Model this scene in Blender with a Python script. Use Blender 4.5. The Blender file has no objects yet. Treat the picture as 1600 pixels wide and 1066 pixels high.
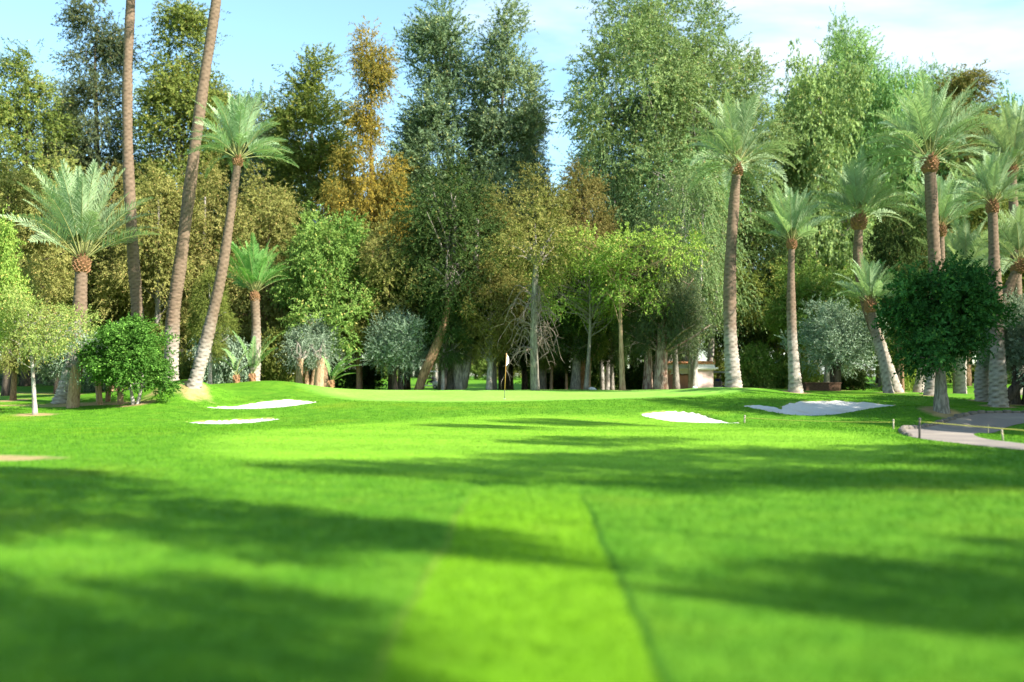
import bpy, math, random
import numpy as np
from mathutils import Vector, Matrix
from mathutils.geometry import delaunay_2d_cdt

R = math.radians
S = bpy.context.scene
COL = S.collection

# ------------------------------------------------------------------ camera
FPX, HORIZON, EYE = 1556.0, 590.0, 1.6          # focal length and horizon in photo pixels, eye height in metres
cam_d = bpy.data.cameras.new("camera")
cam_d.lens, cam_d.sensor_width = 35.0, 36.0
cam_d.shift_y = (HORIZON - 533.0) / 1600.0
cam_d.clip_end = 3000.0
cam_d.dof.use_dof = True
cam_d.dof.focus_distance = 43.0
cam_d.dof.aperture_fstop = 0.33
cam = bpy.data.objects.new("camera", cam_d)
cam.location = (0, 0, EYE)
cam.rotation_euler = (R(90), 0, 0)
COL.objects.link(cam)
S.camera = cam

# ------------------------------------------------------------------ sun, sky, exposure
SUN_EL = 36.0
SUN_H = Vector((0.855, -0.52)).normalized()       # horizontal direction towards the sun
sun_dir = Vector((SUN_H.x * math.cos(R(SUN_EL)), SUN_H.y * math.cos(R(SUN_EL)), math.sin(R(SUN_EL))))
sl = bpy.data.lights.new("sun", 'SUN')
sl.energy, sl.angle, sl.color = 5.0, R(0.53), (1.0, 0.95, 0.86)
so = bpy.data.objects.new("sun", sl)
so.rotation_euler = sun_dir.to_track_quat('Z', 'Y').to_euler()
so.location = (40, -30, 60)
COL.objects.link(so)

w = bpy.data.worlds.new("World")
S.world = w
w.use_nodes = True
nt = w.node_tree
nt.nodes.clear()
def N(tree, typ, **kw):
    n = tree.nodes.new(typ)
    for k, v in kw.items():
        if k.startswith('i_'):
            n.inputs[int(k[2:])].default_value = v
        else:
            setattr(n, k, v)
    return n
sky = N(nt, 'ShaderNodeTexSky', sky_type='NISHITA', sun_disc=False)
sky.sun_elevation = R(SUN_EL)
sky.sun_rotation = math.atan2(SUN_H.x, SUN_H.y)
sky.air_density, sky.dust_density, sky.ozone_density = 1.0, 0.6, 1.4
bg = N(nt, 'ShaderNodeBackground')
bg.inputs[1].default_value = 0.115
tc = N(nt, 'ShaderNodeTexCoord')
mp = N(nt, 'ShaderNodeMapping')
mp.inputs['Scale'].default_value = (1.0, 1.0, 3.4)
mp.inputs['Location'].default_value = (0.35, 0.1, 0.2)
nz = N(nt, 'ShaderNodeTexNoise')
nz.inputs['Scale'].default_value = 2.3
nz.inputs['Detail'].default_value = 7
nz.inputs['Roughness'].default_value = 0.55
nz.inputs['Distortion'].default_value = 0.35
rp = N(nt, 'ShaderNodeValToRGB')
rp.color_ramp.elements[0].position = 0.54
rp.color_ramp.elements[1].position = 0.80
mx = N(nt, 'ShaderNodeMix', data_type='RGBA')
mx.inputs[7].default_value = (4.2, 4.6, 4.8, 1)
sc_ = N(nt, 'ShaderNodeMix', data_type='RGBA', blend_type='MULTIPLY')
sc_.inputs[0].default_value = 1.0
sc_.inputs[7].default_value = (1.0, 1.16, 1.1, 1)
out = N(nt, 'ShaderNodeOutputWorld')
L = nt.links.new
L(tc.outputs['Generated'], mp.inputs[0]); L(mp.outputs[0], nz.inputs['Vector'])
sxyz = N(nt, 'ShaderNodeSeparateXYZ'); L(tc.outputs['Generated'], sxyz.inputs[0])
bias = N(nt, 'ShaderNodeMath', operation='MULTIPLY_ADD'); bias.inputs[1].default_value = 0.22
L(sxyz.outputs['X'], bias.inputs[0]); L(nz.outputs['Fac'], bias.inputs[2]); L(bias.outputs[0], rp.inputs[0])
L(rp.outputs[0], mx.inputs[0])
L(sky.outputs[0], sc_.inputs[6]); L(sc_.outputs[2], mx.inputs[6])
L(mx.outputs[2], bg.inputs[0]); L(bg.outputs[0], out.inputs[0])

S.view_settings.view_transform = 'Standard'
S.view_settings.look = 'None'
S.view_settings.gamma = 1.0
S.view_settings.exposure = 1.45
S.cycles.max_bounces = 6
S.cycles.diffuse_bounces = 3
S.cycles.glossy_bounces = 2
S.cycles.transmission_bounces = 4
S.cycles.use_denoising = True
S.cycles.sample_clamp_indirect = 6.0

# ------------------------------------------------------------------ small helpers
rng = np.random.default_rng(7)
def at(px, py, d):
    return Vector(((px - 800) / FPX * d, d, EYE + (HORIZON - py) / FPX * d))

def tag(o, label=None, cat=None, group=None, kind=None):
    if label: o['label'] = label
    if cat: o['category'] = cat
    if group: o['group'] = group
    if kind: o['kind'] = kind
    return o

def empty(name, loc, rz=0.0):
    o = bpy.data.objects.new(name, None)
    o.empty_display_size = 0.3
    o.location = loc
    o.rotation_euler = (0, 0, rz)
    COL.objects.link(o)
    return o

def link(name, me, parent=None, mat=None):
    o = bpy.data.objects.new(name, me)
    COL.objects.link(o)
    if parent is not None: o.parent = parent
    if mat is not None:
        if len(me.materials) == 0: me.materials.append(mat)
        o.material_slots[0].link = 'OBJECT'
        o.material_slots[0].material = mat
    return o

def quads_mesh(name, V, tint=None, smooth=False, Q=None, attrs=None):
    """V: (n*4,3) verts, consecutive fours are faces (or Q index array)"""
    me = bpy.data.meshes.new(name)
    V = np.ascontiguousarray(V, dtype=np.float32)
    nv = len(V)
    if Q is None: Q = np.arange(nv, dtype=np.int32).reshape(-1, 4)
    Q = np.ascontiguousarray(Q, dtype=np.int32)
    nf, k = Q.shape
    me.vertices.add(nv); me.vertices.foreach_set('co', V.ravel())
    me.loops.add(nf * k); me.loops.foreach_set('vertex_index', Q.ravel())
    me.polygons.add(nf); me.polygons.foreach_set('loop_start', np.arange(0, nf * k, k, dtype=np.int32))
    if smooth: me.polygons.foreach_set('use_smooth', np.ones(nf, dtype=bool))
    me.update(calc_edges=True)
    if tint is not None:
        a = me.attributes.new('tint', 'FLOAT', 'POINT'); a.data.foreach_set('value', np.ascontiguousarray(tint, dtype=np.float32))
    for nm, arr in (attrs or {}).items():
        a = me.attributes.new(nm, 'FLOAT', 'POINT'); a.data.foreach_set('value', np.ascontiguousarray(arr, dtype=np.float32))
    return me

class MB:
    """collects boxes, tubes and faces for one mesh"""
    def __init__(self): self.v, self.f, self.m, self.t = [], [], [], []
    def add(self, verts, faces, mat=0):
        b = len(self.v)
        self.v += [tuple(p) for p in verts]
        for f in faces:
            self.f.append(tuple(b + i for i in f)); self.m.append(mat)
    def box(self, c, s, rz=0.0, mat=0, bev=0.0, rx=0.0, ry=0.0, taper=1.0):
        M = Matrix.Translation(c) @ Matrix.Rotation(rz, 4, 'Z') @ Matrix.Rotation(ry, 4, 'Y') @ Matrix.Rotation(rx, 4, 'X')
        x, y, z = s[0] / 2, s[1] / 2, s[2] / 2
        if bev <= 0:
            P = [(-x, -y, -z), (x, -y, -z), (x, y, -z), (-x, y, -z)] + [(a * taper, b * taper, z) for a, b in ((-x, -y), (x, -y), (x, y), (-x, y))]
            F = [(0, 3, 2, 1), (4, 5, 6, 7), (0, 1, 5, 4), (1, 2, 6, 5), (2, 3, 7, 6), (3, 0, 4, 7)]
        else:
            b = bev
            def ring(xx, yy, zz):
                return [(-xx + b, -yy, zz), (xx - b, -yy, zz), (xx, -yy + b, zz), (xx, yy - b, zz), (xx - b, yy, zz), (-xx + b, yy, zz), (-xx, yy - b, zz), (-xx, -yy + b, zz)]
            P = [(p[0] * (x - b) / x, p[1] * (y - b) / y, -z) for p in ring(x, y, 0)] + ring(x, y, -z + b) + ring(x, y, z - b) + [(p[0] * (x - b) / x, p[1] * (y - b) / y, z) for p in ring(x, y, 0)]
            F = [tuple(range(7, -1, -1)), tuple(range(24, 32))]
            for k in range(3):
                for i in range(8):
                    j = (i + 1) % 8
                    F.append((k * 8 + i, k * 8 + j, k * 8 + 8 + j, k * 8 + 8 + i))
        self.add([M @ Vector(p) for p in P], F, mat)
    def tube(self, pts, radii, n=8, mat=0, cap=True, wob=0.0, seed=0):
        pts = [Vector(p) for p in pts]
        rr = random.Random(seed)
        b = len(self.v)
        up = None
        for i, p in enumerate(pts):
            t = (pts[min(i + 1, len(pts) - 1)] - pts[max(i - 1, 0)]).normalized()
            if up is None:
                up = t.orthogonal().normalized()
            else:
                up = (up - t * up.dot(t)).normalized()
            s = t.cross(up)
            for k in range(n):
                a = 2 * math.pi * k / n
                r = radii[i] * (1 + wob * rr.uniform(-1, 1))
                q = p + (up * math.cos(a) + s * math.sin(a)) * r
                self.v.append(tuple(q))
        for i in range(len(pts) - 1):
            for k in range(n):
                a, c = b + i * n + k, b + i * n + (k + 1) % n
                self.f.append((a, c, c + n, a + n)); self.m.append(mat)
        if cap:
            self.f.append(tuple(b + k for k in range(n - 1, -1, -1))); self.m.append(mat)
            e = b + (len(pts) - 1) * n
            self.f.append(tuple(e + k for k in range(n))); self.m.append(mat)
    def mesh(self, name, mats=(), smooth=False):
        me = bpy.data.meshes.new(name)
        me.from_pydata(self.v, [], self.f)
        for m in mats: me.materials.append(m)
        me.polygons.foreach_set('material_index', self.m)
        if smooth: me.polygons.foreach_set('use_smooth', [True] * len(self.f))
        me.update()
        return me
    def build(self, name, mats, parent=None, smooth=False):
        if not isinstance(mats, (list, tuple)): mats = [mats]
        o = bpy.data.objects.new(name, self.mesh(name, mats, smooth))
        COL.objects.link(o)
        if parent is not None: o.parent = parent
        return o

def spline(pts, n):
    """Catmull-Rom through pts, n samples"""
    P = [np.array(p, float) for p in pts]
    P = [2 * P[0] - P[1]] + P + [2 * P[-1] - P[-2]]
    m = len(P) - 3
    o = []
    for k in range(n):
        u = k / (n - 1) * m
        i = min(int(u), m - 1); t = u - i
        a, b, c, d = P[i:i + 4]
        o.append(0.5 * (2 * b + (c - a) * t + (2 * a - 5 * b + 4 * c - d) * t * t + (3 * b - a - 3 * c + d) * t ** 3))
    return np.array(o)

# ------------------------------------------------------------------ materials
def new_mat(name):
    m = bpy.data.materials.new(name); m.use_nodes = True
    m.node_tree.nodes.clear()
    return m, m.node_tree
def mixrgb(t, fac, a, b, blend='MIX'):
    n = N(t, 'ShaderNodeMix', data_type='RGBA', blend_type=blend)
    for i, v in ((0, fac), (6, a), (7, b)):
        if isinstance(v, (int, float)): n.inputs[i].default_value = v
        elif isinstance(v, tuple): n.inputs[i].default_value = (*v, 1)
        else: t.links.new(v, n.inputs[i])
    return n.outputs[2]
def math_(t, op, a, b=0.0, c=0.0, clamp=False):
    n = N(t, 'ShaderNodeMath', operation=op, use_clamp=clamp)
    for i, v in ((0, a), (1, b), (2, c)):
        if isinstance(v, (int, float)): n.inputs[i].default_value = v
        else: t.links.new(v, n.inputs[i])
    return n.outputs[0]
def noise(t, scale, detail=3, rough=0.5, vec=None, dist=0.0):
    n = N(t, 'ShaderNodeTexNoise')
    n.inputs['Scale'].default_value = scale; n.inputs['Detail'].default_value = detail
    n.inputs['Roughness'].default_value = rough; n.inputs['Distortion'].default_value = dist
    if vec is None:
        c = N(t, 'ShaderNodeTexCoord'); vec = c.outputs['Object']
    t.links.new(vec, n.inputs['Vector'])
    return n.outputs['Fac']
def ramp(t, fac, a, b):
    n = N(t, 'ShaderNodeMapRange'); n.interpolation_type = 'SMOOTHSTEP'
    n.inputs[1].default_value = a; n.inputs[2].default_value = b
    t.links.new(fac, n.inputs[0])
    return n.outputs[0]
def attr(t, name):
    n = N(t, 'ShaderNodeAttribute', attribute_name=name)
    return n.outputs['Fac']
def finish(t, bsdf):
    o = N(t, 'ShaderNodeOutputMaterial'); t.links.new(bsdf, o.inputs[0])
def principled(t, col, rough=0.8, spec=0.2, normal=None):
    p = N(t, 'ShaderNodeBsdfPrincipled')
    if isinstance(col, tuple): p.inputs['Base Color'].default_value = (*col, 1)
    else: t.links.new(col, p.inputs['Base Color'])
    if isinstance(rough, (int, float)): p.inputs['Roughness'].default_value = rough
    else: t.links.new(rough, p.inputs['Roughness'])
    p.inputs['Specular IOR Level'].default_value = spec
    if normal is not None: t.links.new(normal, p.inputs['Normal'])
    return p.outputs[0]
def bump(t, h, strength=0.5, dist=0.02):
    b = N(t, 'ShaderNodeBump'); b.inputs['Strength'].default_value = strength; b.inputs['Distance'].default_value = dist
    t.links.new(h, b.inputs['Height'])
    return b.outputs[0]

LEAF_ALBEDO = 1.65
def leaf_mat(name, a, b, c=None, trans=0.28, gloss=0.0, vary=0.10):
    """leaf colour runs a -> b with the leaf's own tint; c is a rarer third colour (dry or young leaves)"""
    m, t = new_mat(name)
    a, b, c = [tuple(min(0.6, q * LEAF_ALBEDO) for q in k) if k else None for k in (a, b, c)]
    f = attr(t, 'tint')
    col = mixrgb(t, f, a, b)
    if c is not None:
        g = ramp(t, f, 0.86, 0.99)
        col = mixrgb(t, g, col, c)
    oi = N(t, 'ShaderNodeObjectInfo')
    hs = N(t, 'ShaderNodeHueSaturation')
    h = N(t, 'ShaderNodeMapRange'); h.inputs[3].default_value = 0.5 - vary * 0.16; h.inputs[4].default_value = 0.5 + vary * 0.16
    v = N(t, 'ShaderNodeMapRange'); v.inputs[3].default_value = 1 - vary; v.inputs[4].default_value = 1 + vary
    t.links.new(oi.outputs['Random'], h.inputs[0]); t.links.new(oi.outputs['Random'], v.inputs[0])
    t.links.new(h.outputs[0], hs.inputs['Hue']); t.links.new(v.outputs[0], hs.inputs['Value'])
    t.links.new(col, hs.inputs['Color'])
    col = hs.outputs[0]
    d = N(t, 'ShaderNodeBsdfDiffuse'); t.links.new(col, d.inputs[0])
    tr = N(t, 'ShaderNodeBsdfTranslucent')
    col2 = mixrgb(t, 1.0, col, (1.15, 1.2, 0.7), 'MULTIPLY')
    t.links.new(col2, tr.inputs[0])
    mxs = N(t, 'ShaderNodeMixShader'); mxs.inputs[0].default_value = trans
    t.links.new(d.outputs[0], mxs.inputs[1]); t.links.new(tr.outputs[0], mxs.inputs[2])
    o = mxs.outputs[0]
    if gloss > 0:
        g = N(t, 'ShaderNodeBsdfGlossy'); g.inputs['Roughness'].default_value = 0.38
        m2 = N(t, 'ShaderNodeMixShader'); m2.inputs[0].default_value = gloss
        t.links.new(o, m2.inputs[1]); t.links.new(g.outputs[0], m2.inputs[2]); o = m2.outputs[0]
    finish(t, o)
    return m

def bark_mat(name, a, b, c=None, scale=(5, 5, 1.2), patch=0.0):
    m, t = new_mat(name)
    tcn = N(t, 'ShaderNodeTexCoord')
    mpn = N(t, 'ShaderNodeMapping'); mpn.inputs['Scale'].default_value = scale
    t.links.new(tcn.outputs['Object'], mpn.inputs[0])
    f = noise(t, 2.2, 6, 0.65, mpn.outputs[0], 0.6)
    col = mixrgb(t, ramp(t, f, 0.32, 0.68), a, b)
    if c is not None:
        g = noise(t, 0.9, 3, 0.5, tcn.outputs['Object'])
        col = mixrgb(t, ramp(t, g, 0.5 - patch, 0.62), col, c)
    finish(t, principled(t, col, 0.9, 0.1, bump(t, f, 0.8, 0.05)))
    return m

LEAF = {
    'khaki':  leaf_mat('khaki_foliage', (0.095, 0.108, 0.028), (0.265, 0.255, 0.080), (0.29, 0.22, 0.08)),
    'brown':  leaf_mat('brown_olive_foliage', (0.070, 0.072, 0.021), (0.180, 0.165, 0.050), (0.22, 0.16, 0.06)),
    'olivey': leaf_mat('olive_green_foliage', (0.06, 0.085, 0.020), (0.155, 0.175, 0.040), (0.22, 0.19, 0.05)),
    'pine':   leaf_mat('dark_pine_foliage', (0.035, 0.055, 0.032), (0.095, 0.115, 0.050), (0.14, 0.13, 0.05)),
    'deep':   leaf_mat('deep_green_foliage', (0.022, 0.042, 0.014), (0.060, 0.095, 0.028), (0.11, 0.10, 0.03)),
    'gold':   leaf_mat('golden_foliage', (0.080, 0.092, 0.026), (0.245, 0.185, 0.028), (0.33, 0.22, 0.03)),
    'blue':   leaf_mat('blue_green_foliage', (0.06, 0.09, 0.055), (0.16, 0.20, 0.09), (0.22, 0.22, 0.09)),
    'euc':    leaf_mat('eucalyptus_foliage', (0.075, 0.125, 0.050), (0.19, 0.26, 0.10), (0.20, 0.18, 0.07)),
    'mint':   leaf_mat('pale_green_foliage', (0.10, 0.16, 0.06), (0.20, 0.29, 0.10), (0.25, 0.26, 0.09)),
    'bright': leaf_mat('bright_green_foliage', (0.060, 0.105, 0.022), (0.165, 0.215, 0.052), (0.25, 0.22, 0.07)),
    'lime':   leaf_mat('lime_foliage', (0.12, 0.18, 0.032), (0.24, 0.31, 0.070), (0.34, 0.27, 0.08)),
    'young':  leaf_mat('young_leaf_foliage', (0.11, 0.155, 0.035), (0.24, 0.275, 0.085), (0.33, 0.24, 0.08)),
    'grey':   leaf_mat('grey_green_olive_foliage', (0.085, 0.120, 0.080), (0.21, 0.265, 0.18), (0.29, 0.33, 0.22), trans=0.15),
    'orange': leaf_mat('citrus_foliage', (0.030, 0.075, 0.012), (0.085, 0.165, 0.030), (0.16, 0.30, 0.05), trans=0.3, gloss=0.0),
    'citrusd': leaf_mat('shaded_citrus_foliage', (0.016, 0.050, 0.014), (0.040, 0.110, 0.028), (0.08, 0.15, 0.03), trans=0.25, gloss=0.0),  # darker copy of the citrus leaf colour, with the tree's shade put in
    'frond':  leaf_mat('palm_frond', (0.105, 0.155, 0.080), (0.255, 0.325, 0.185), (0.31, 0.36, 0.22), trans=0.3),
    'frondg': leaf_mat('young_palm_frond', (0.07, 0.14, 0.04), (0.16, 0.27, 0.075), (0.20, 0.28, 0.09), trans=0.3),
}
BARK = {
    'palm':  None,
    'brown': bark_mat('brown_bark', (0.13, 0.075, 0.042), (0.34, 0.21, 0.125)),
    'tan':   bark_mat('tan_bark', (0.26, 0.16, 0.09), (0.50, 0.34, 0.21)),
    'grey':  bark_mat('grey_bark', (0.12, 0.105, 0.085), (0.34, 0.30, 0.245)),
    'pale':  bark_mat('pale_bark', (0.26, 0.235, 0.20), (0.56, 0.52, 0.46), (0.30, 0.25, 0.20), patch=0.05),
    'dark':  bark_mat('dark_bark', (0.04, 0.032, 0.024), (0.13, 0.10, 0.075)),
    'red':   bark_mat('shredding_red_bark', (0.13, 0.055, 0.035), (0.50, 0.38, 0.29), scale=(4, 4, 0.6)),
    'twig':  bark_mat('bare_twig', (0.17, 0.125, 0.095), (0.33, 0.265, 0.21)),
}
def palm_bark():
    m, t = new_mat('date_palm_bark')
    tt = attr(t, 'along'); gr = attr(t, 'groove')
    f = noise(t, 7.0, 5, 0.6)
    brown = mixrgb(t, f, (0.12, 0.080, 0.052), (0.29, 0.205, 0.14))
    grey = mixrgb(t, f, (0.25, 0.215, 0.175), (0.54, 0.48, 0.41))
    g2 = noise(t, 1.1, 3)
    k = math_(t, 'ADD', tt, math_(t, 'MULTIPLY', math_(t, 'SUBTRACT', g2, 0.5), 0.5))
    col = mixrgb(t, ramp(t, k, 0.16, 0.48), grey, brown)
    col = mixrgb(t, math_(t, 'MULTIPLY', gr, 0.75), col, (0.055, 0.04, 0.028))
    finish(t, principled(t, col, 0.92, 0.1, bump(t, f, 0.6, 0.03)))
    return m
BARK['palm'] = palm_bark()
m, t = new_mat('palm_leaf_base'); f = noise(t, 6, 4)
finish(t, principled(t, mixrgb(t, f, (0.16, 0.075, 0.038), (0.38, 0.215, 0.105)), 0.85, 0.15)); M_BOOT = m
m, t = new_mat('palm_leaf_stalk')
finish(t, principled(t, mixrgb(t, noise(t, 3, 3), (0.20, 0.22, 0.07), (0.36, 0.35, 0.13)), 0.6, 0.3)); M_STALK = m

def plain(name, col, rough=0.6, spec=0.3, var=0.15, scale=4.0, metal=0.0):
    m, t = new_mat(name)
    f = noise(t, scale, 5, 0.6)
    lo = tuple(c * (1 - var) for c in col); hi = tuple(min(1, c * (1 + var)) for c in col)
    p = principled(t, mixrgb(t, ramp(t, f, 0.3, 0.7), lo, hi), rough, spec, bump(t, f, 0.15, 0.01))
    p.node.inputs['Metallic'].default_value = metal
    finish(t, p)
    return m

# ------------------------------------------------------------------ terrain
CP = []
for Y in (-150, -60, -20, -5, 6, 14, 22):
    for X in (-300, -120, -60, -30, -12, 0, 12, 30, 60, 120, 300): CP.append((X, Y, 0.0))
for Y, z in ((160, 1.6), (260, 2.0), (500, 2.0)):
    for X in (-300, -120, -40, 0, 40, 120, 300): CP.append((X, Y, z))
for X in (-120, -70, 70, 120):
    for Y, z in ((35, 0.1), (50, 0.5), (75, 0.7), (110, 1.0)): CP.append((X, Y, z))
for X in (-30, -10, 8, 30):
    CP += [(X, 29, 0.03 if abs(X) < 20 else 0.0)]
PIX = [  # photo column, photo row, distance of ground points that can be read in the photograph
    (800, 645, 40), (800, 632, 43.6), (788, 623.5, 46.7), (800, 609.5, 59.5), (900, 609, 59.5), (700, 609.5, 59.5),
    (900, 643, 40), (900, 628, 44.5), (650, 640, 42), (650, 624, 47), (650, 610, 58), (960, 610, 57), (930, 622, 47),
    (285, 594, 49), (240, 616, 47), (303, 603, 47), (215, 631, 44.5), (330, 605, 50), (330, 618, 46.8),
    (420, 597, 52), (355, 604, 51.5), (480, 601, 53), (530, 608, 54), (590, 610, 57), (590, 622, 49),
    (410, 625.5, 47), (410, 638.5, 43.6), (318, 633, 45), (492, 629, 46.2), (545, 620, 49.5), (550, 636, 44),
    (370, 645, 41.8), (365, 655, 40), (365, 663, 37.6), (480, 650, 41), (436, 656, 39.4), (290, 661, 38),
    (55, 648, 40), (0, 642, 42), (114, 637, 45), (97, 628, 48), (186, 635, 44.6), (150, 634, 45.5), (60, 606, 75), (0, 650, 39),
    (200, 660, 37), (100, 665, 35.5),
    (1050, 612, 50.5), (1000, 621, 46.5), (1100, 606, 51), (1143, 606, 51.5), (1200, 608, 50.5), (1240, 613, 50), (1295, 614, 50),
    (1350, 614, 50), (1400, 612, 55), (1410, 618, 48), (1412, 634, 42.5), (1475, 644, 38.3), (1560, 638, 42), (1540, 627, 46), (1600, 632, 44),
    (1290, 625.5, 44.6), (1250, 651, 38.2), (1180, 632, 43), (1340, 642, 40.3), (1200, 645, 39.4),
    (1060, 642, 39.6), (1060, 660, 36.5), (1100, 662, 36), (1130, 640, 41.2), (1170, 657, 37.6), (1010, 648, 38.6), (1000, 634, 42.5),
    (1150, 668, 34), (1300, 665, 34), (1396, 671, 31.5), (1437, 684, 27), (1567, 689, 25.5), (1500, 655, 37.6), (1590, 652, 38.5), (1500, 600, 90), (1300, 604, 90),
]
for p in PIX:
    v = at(*p); CP.append((v.x, v.y, v.z))
for X, Y, z in ((-12, 66, 0.60), (0, 68, 0.55), (8, 66, 0.62), (15, 66, 0.85), (22, 64, 0.6), (-20, 68, 0.6), (-30, 66, 0.5), (30, 62, 0.55),
                (0, 80, -0.15), (-8, 84, -0.25), (-18, 84, 0.1), (18, 80, -0.25), (10, 80, -0.15), (-30, 85, 0.8), (34, 85, 0.7), (0, 100, 0.2), (-12, 100, 0.2), (0, 116, 0.75), (-15, 116, 0.75), (-15, 140, 1.4), (10, 140, 1.35), (40, 110, 1.0), (-50, 100, 1.0)):
    CP.append((X, Y, z))
CP = np.array(CP)
MQ = 2.2
def _k(A, B):
    d = ((A[:, None, :2] - B[None, :, :2]) ** 2).sum(-1)
    return np.sqrt(d + MQ * MQ)
_K = np.zeros((len(CP) + 1, len(CP) + 1))
_K[:-1, :-1] = -_k(CP, CP) + np.eye(len(CP)) * -0.0
_K[:-1, -1] = 1; _K[-1, :-1] = 1
_W = np.linalg.solve(_K + 1e-9 * np.eye(len(CP) + 1), np.append(CP[:, 2], 0))
def gz(xy):
    xy = np.atleast_2d(np.asarray(xy, float))[:, :2]
    o = np.empty(len(xy))
    for s in range(0, len(xy), 8000):
        o[s:s + 8000] = -_k(xy[s:s + 8000], CP) @ _W[:-1] + _W[-1]
    return np.clip(o, -0.8, 4)
def g1(x, y): return float(gz([(x, y)])[0])
def ground_at(px, d):
    X = (px - 800) / FPX * d
    return Vector((X, d, g1(X, d)))

def smooth_poly(pts, n, jag=0.0, seed=1):
    P = [np.array(p, float) for p in pts]; k = len(P); o = []
    per = max(2, n // k); rr = np.random.default_rng(seed)
    for i in range(k):
        a, b, c, d = P[i - 1], P[i], P[(i + 1) % k], P[(i + 2) % k]
        for j in range(per):
            t = j / per
            q = 0.5 * (2 * b + (c - a) * t + (2 * a - 5 * b + 4 * c - d) * t * t + (3 * b - a - 3 * c + d) * t ** 3)
            o.append(q + rr.normal(0, jag, 2))
    return np.array(o)
def poly_dist(P, xy):
    """signed distance, positive inside"""
    best = np.full(len(xy), 1e9); ins = np.zeros(len(xy), bool)
    for i in range(len(P)):
        a, b = P[i - 1], P[i]
        ab = b - a; L2 = max(ab @ ab, 1e-12)
        t = np.clip(((xy - a) @ ab) / L2, 0, 1)
        dd = xy - (a + t[:, None] * ab)
        best = np.minimum(best, (dd ** 2).sum(1))
        c = (a[1] > xy[:, 1]) != (b[1] > xy[:, 1])
        with np.errstate(divide='ignore', invalid='ignore'):
            xi = a[0] + (xy[:, 1] - a[1]) / (b[1] - a[1]) * ab[0]
        ins ^= c & (xy[:, 0] < xi)
    d = np.sqrt(best)
    return np.where(ins, d, -d)
def gxy(px, d): return ((px - 800) / FPX * d, d)
# bunkers, outlined on the ground (column, distance)
BUNKERS = [
    ('sand_bunker', 'long white sand bunker under the rounded mound beside the leaning palm',
     [(320, 44.4), (340, 45.4), (380, 46.4), (430, 46.9), (470, 46.9), (494, 46.5), (470, 45.2), (430, 43.9), (390, 43.3), (350, 43.6)]),
    ('sand_bunker', 'thin low strip of sand bunker nearest the fairway, below the long one on the mound',
     [(290, 38.3), (320, 39.3), (370, 40.0), (410, 40.3), (440, 40.1), (420, 38.9), (380, 37.8), (330, 37.6)]),
    ('sand_bunker', 'largest bunker, its shaded white sand curving round a tongue of turf',
     [(1163, 42.8), (1185, 43.0), (1205, 42.4), (1220, 41.6), (1224, 42.6), (1240, 43.8), (1270, 44.4), (1300, 44.7), (1340, 44.6), (1380, 43.8), (1416, 42.3),
      (1380, 41.4), (1345, 40.4), (1310, 39.0), (1270, 38.4), (1235, 38.8), (1205, 39.8), (1185, 41.2)]),
    ('sand_bunker', 'small tapering white sand bunker in front of the grassy ridge with the short rope post at its tip',
     [(1003, 38.6), (1020, 39.3), (1060, 39.6), (1095, 39.0), (1125, 37.6), (1164, 36.6), (1130, 36.2), (1090, 36.3), (1055, 36.8), (1022, 37.7)]),
]
bpolys = [smooth_poly([gxy(*p) for p in b[2]], 90, 0.03, i) for i, b in enumerate(BUNKERS)]
# cart path (outer edge then inner edge back), column/row on flat ground z ~ 0
def flat(px, py, z=0.0):
    d = (EYE - z) * FPX / (py - HORIZON); return ((px - 800) / FPX * d, d)
outer = [flat(1760, 722), flat(1660, 709), flat(1600, 703.5), flat(1550, 699), flat(1500, 693), flat(1455, 687), flat(1425, 681), flat(1410, 675), flat(1412, 669), flat(1428, 663.5), flat(1455, 659), flat(1495, 656.0), flat(1540, 654), flat(1600, 652.5), flat(1720, 651)]
inner = [flat(1720, 654.5), flat(1600, 656.5), flat(1560, 659), flat(1535, 664), flat(1522, 671), flat(1526, 678), flat(1545, 684.5), flat(1575, 689.5), flat(1610, 694), flat(1670, 699), flat(1770, 708)]
outer_s = spline([(x, y, 0) for x, y in outer], 90)[:, :2]
inner_s = spline([(x, y, 0) for x, y in inner], 70)[:, :2]
path_poly = np.vstack([outer_s, inner_s])

def axis(segs):
    o = [segs[0][0]]
    for a, b, s0, s1 in segs:
        x = a
        n = max(1, int(round((b - a) / ((s0 + s1) / 2))))
        k = np.linspace(0, 1, n + 1)[1:]
        st = s0 + (s1 - s0) * k
        c = np.cumsum(st); c = a + c / c[-1] * (b - a)
        o += list(c)
    return np.array(o)
xs = axis([(-400, -60, 40, 4), (-60, -27, 3, 0.4), (-27, 27, 0.2, 0.2), (27, 60, 0.4, 3), (60, 400, 4, 40)])
ys = axis([(-150, -6, 25, 0.8), (-6, 24, 0.45, 0.3), (24, 36, 0.3, 0.2), (36, 54, 0.16, 0.16), (54, 70, 0.2, 0.6), (70, 130, 0.8, 3), (130, 600, 4, 60)])
GX, GY = np.meshgrid(xs, ys)
XY = np.stack([GX.ravel(), GY.ravel()], 1)
Z = gz(XY)
near = (np.abs(XY[:, 0]) < 30) & (XY[:, 1] > 20) & (XY[:, 1] < 60)
dirt = np.zeros(len(XY)); idx = np.where(near)[0]
for P in bpolys:
    sd = poly_dist(P, XY[idx])
    Z[idx] -= 0.42 * np.clip(sd / 0.25, 0, 1) ** 0.7
    Z[idx] += 0.022 * np.exp(-((sd + 0.25) / 0.3) ** 2)          # a turned-up lip of turf
    dirt[idx] = np.maximum(dirt[idx], 0.62 * np.clip(1 - np.abs(sd + 0.0) / 0.17, 0, 1))
sd = poly_dist(path_poly, XY[idx]); Z[idx] -= 0.08 * np.clip(sd / 0.15, 0, 1)
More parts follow.
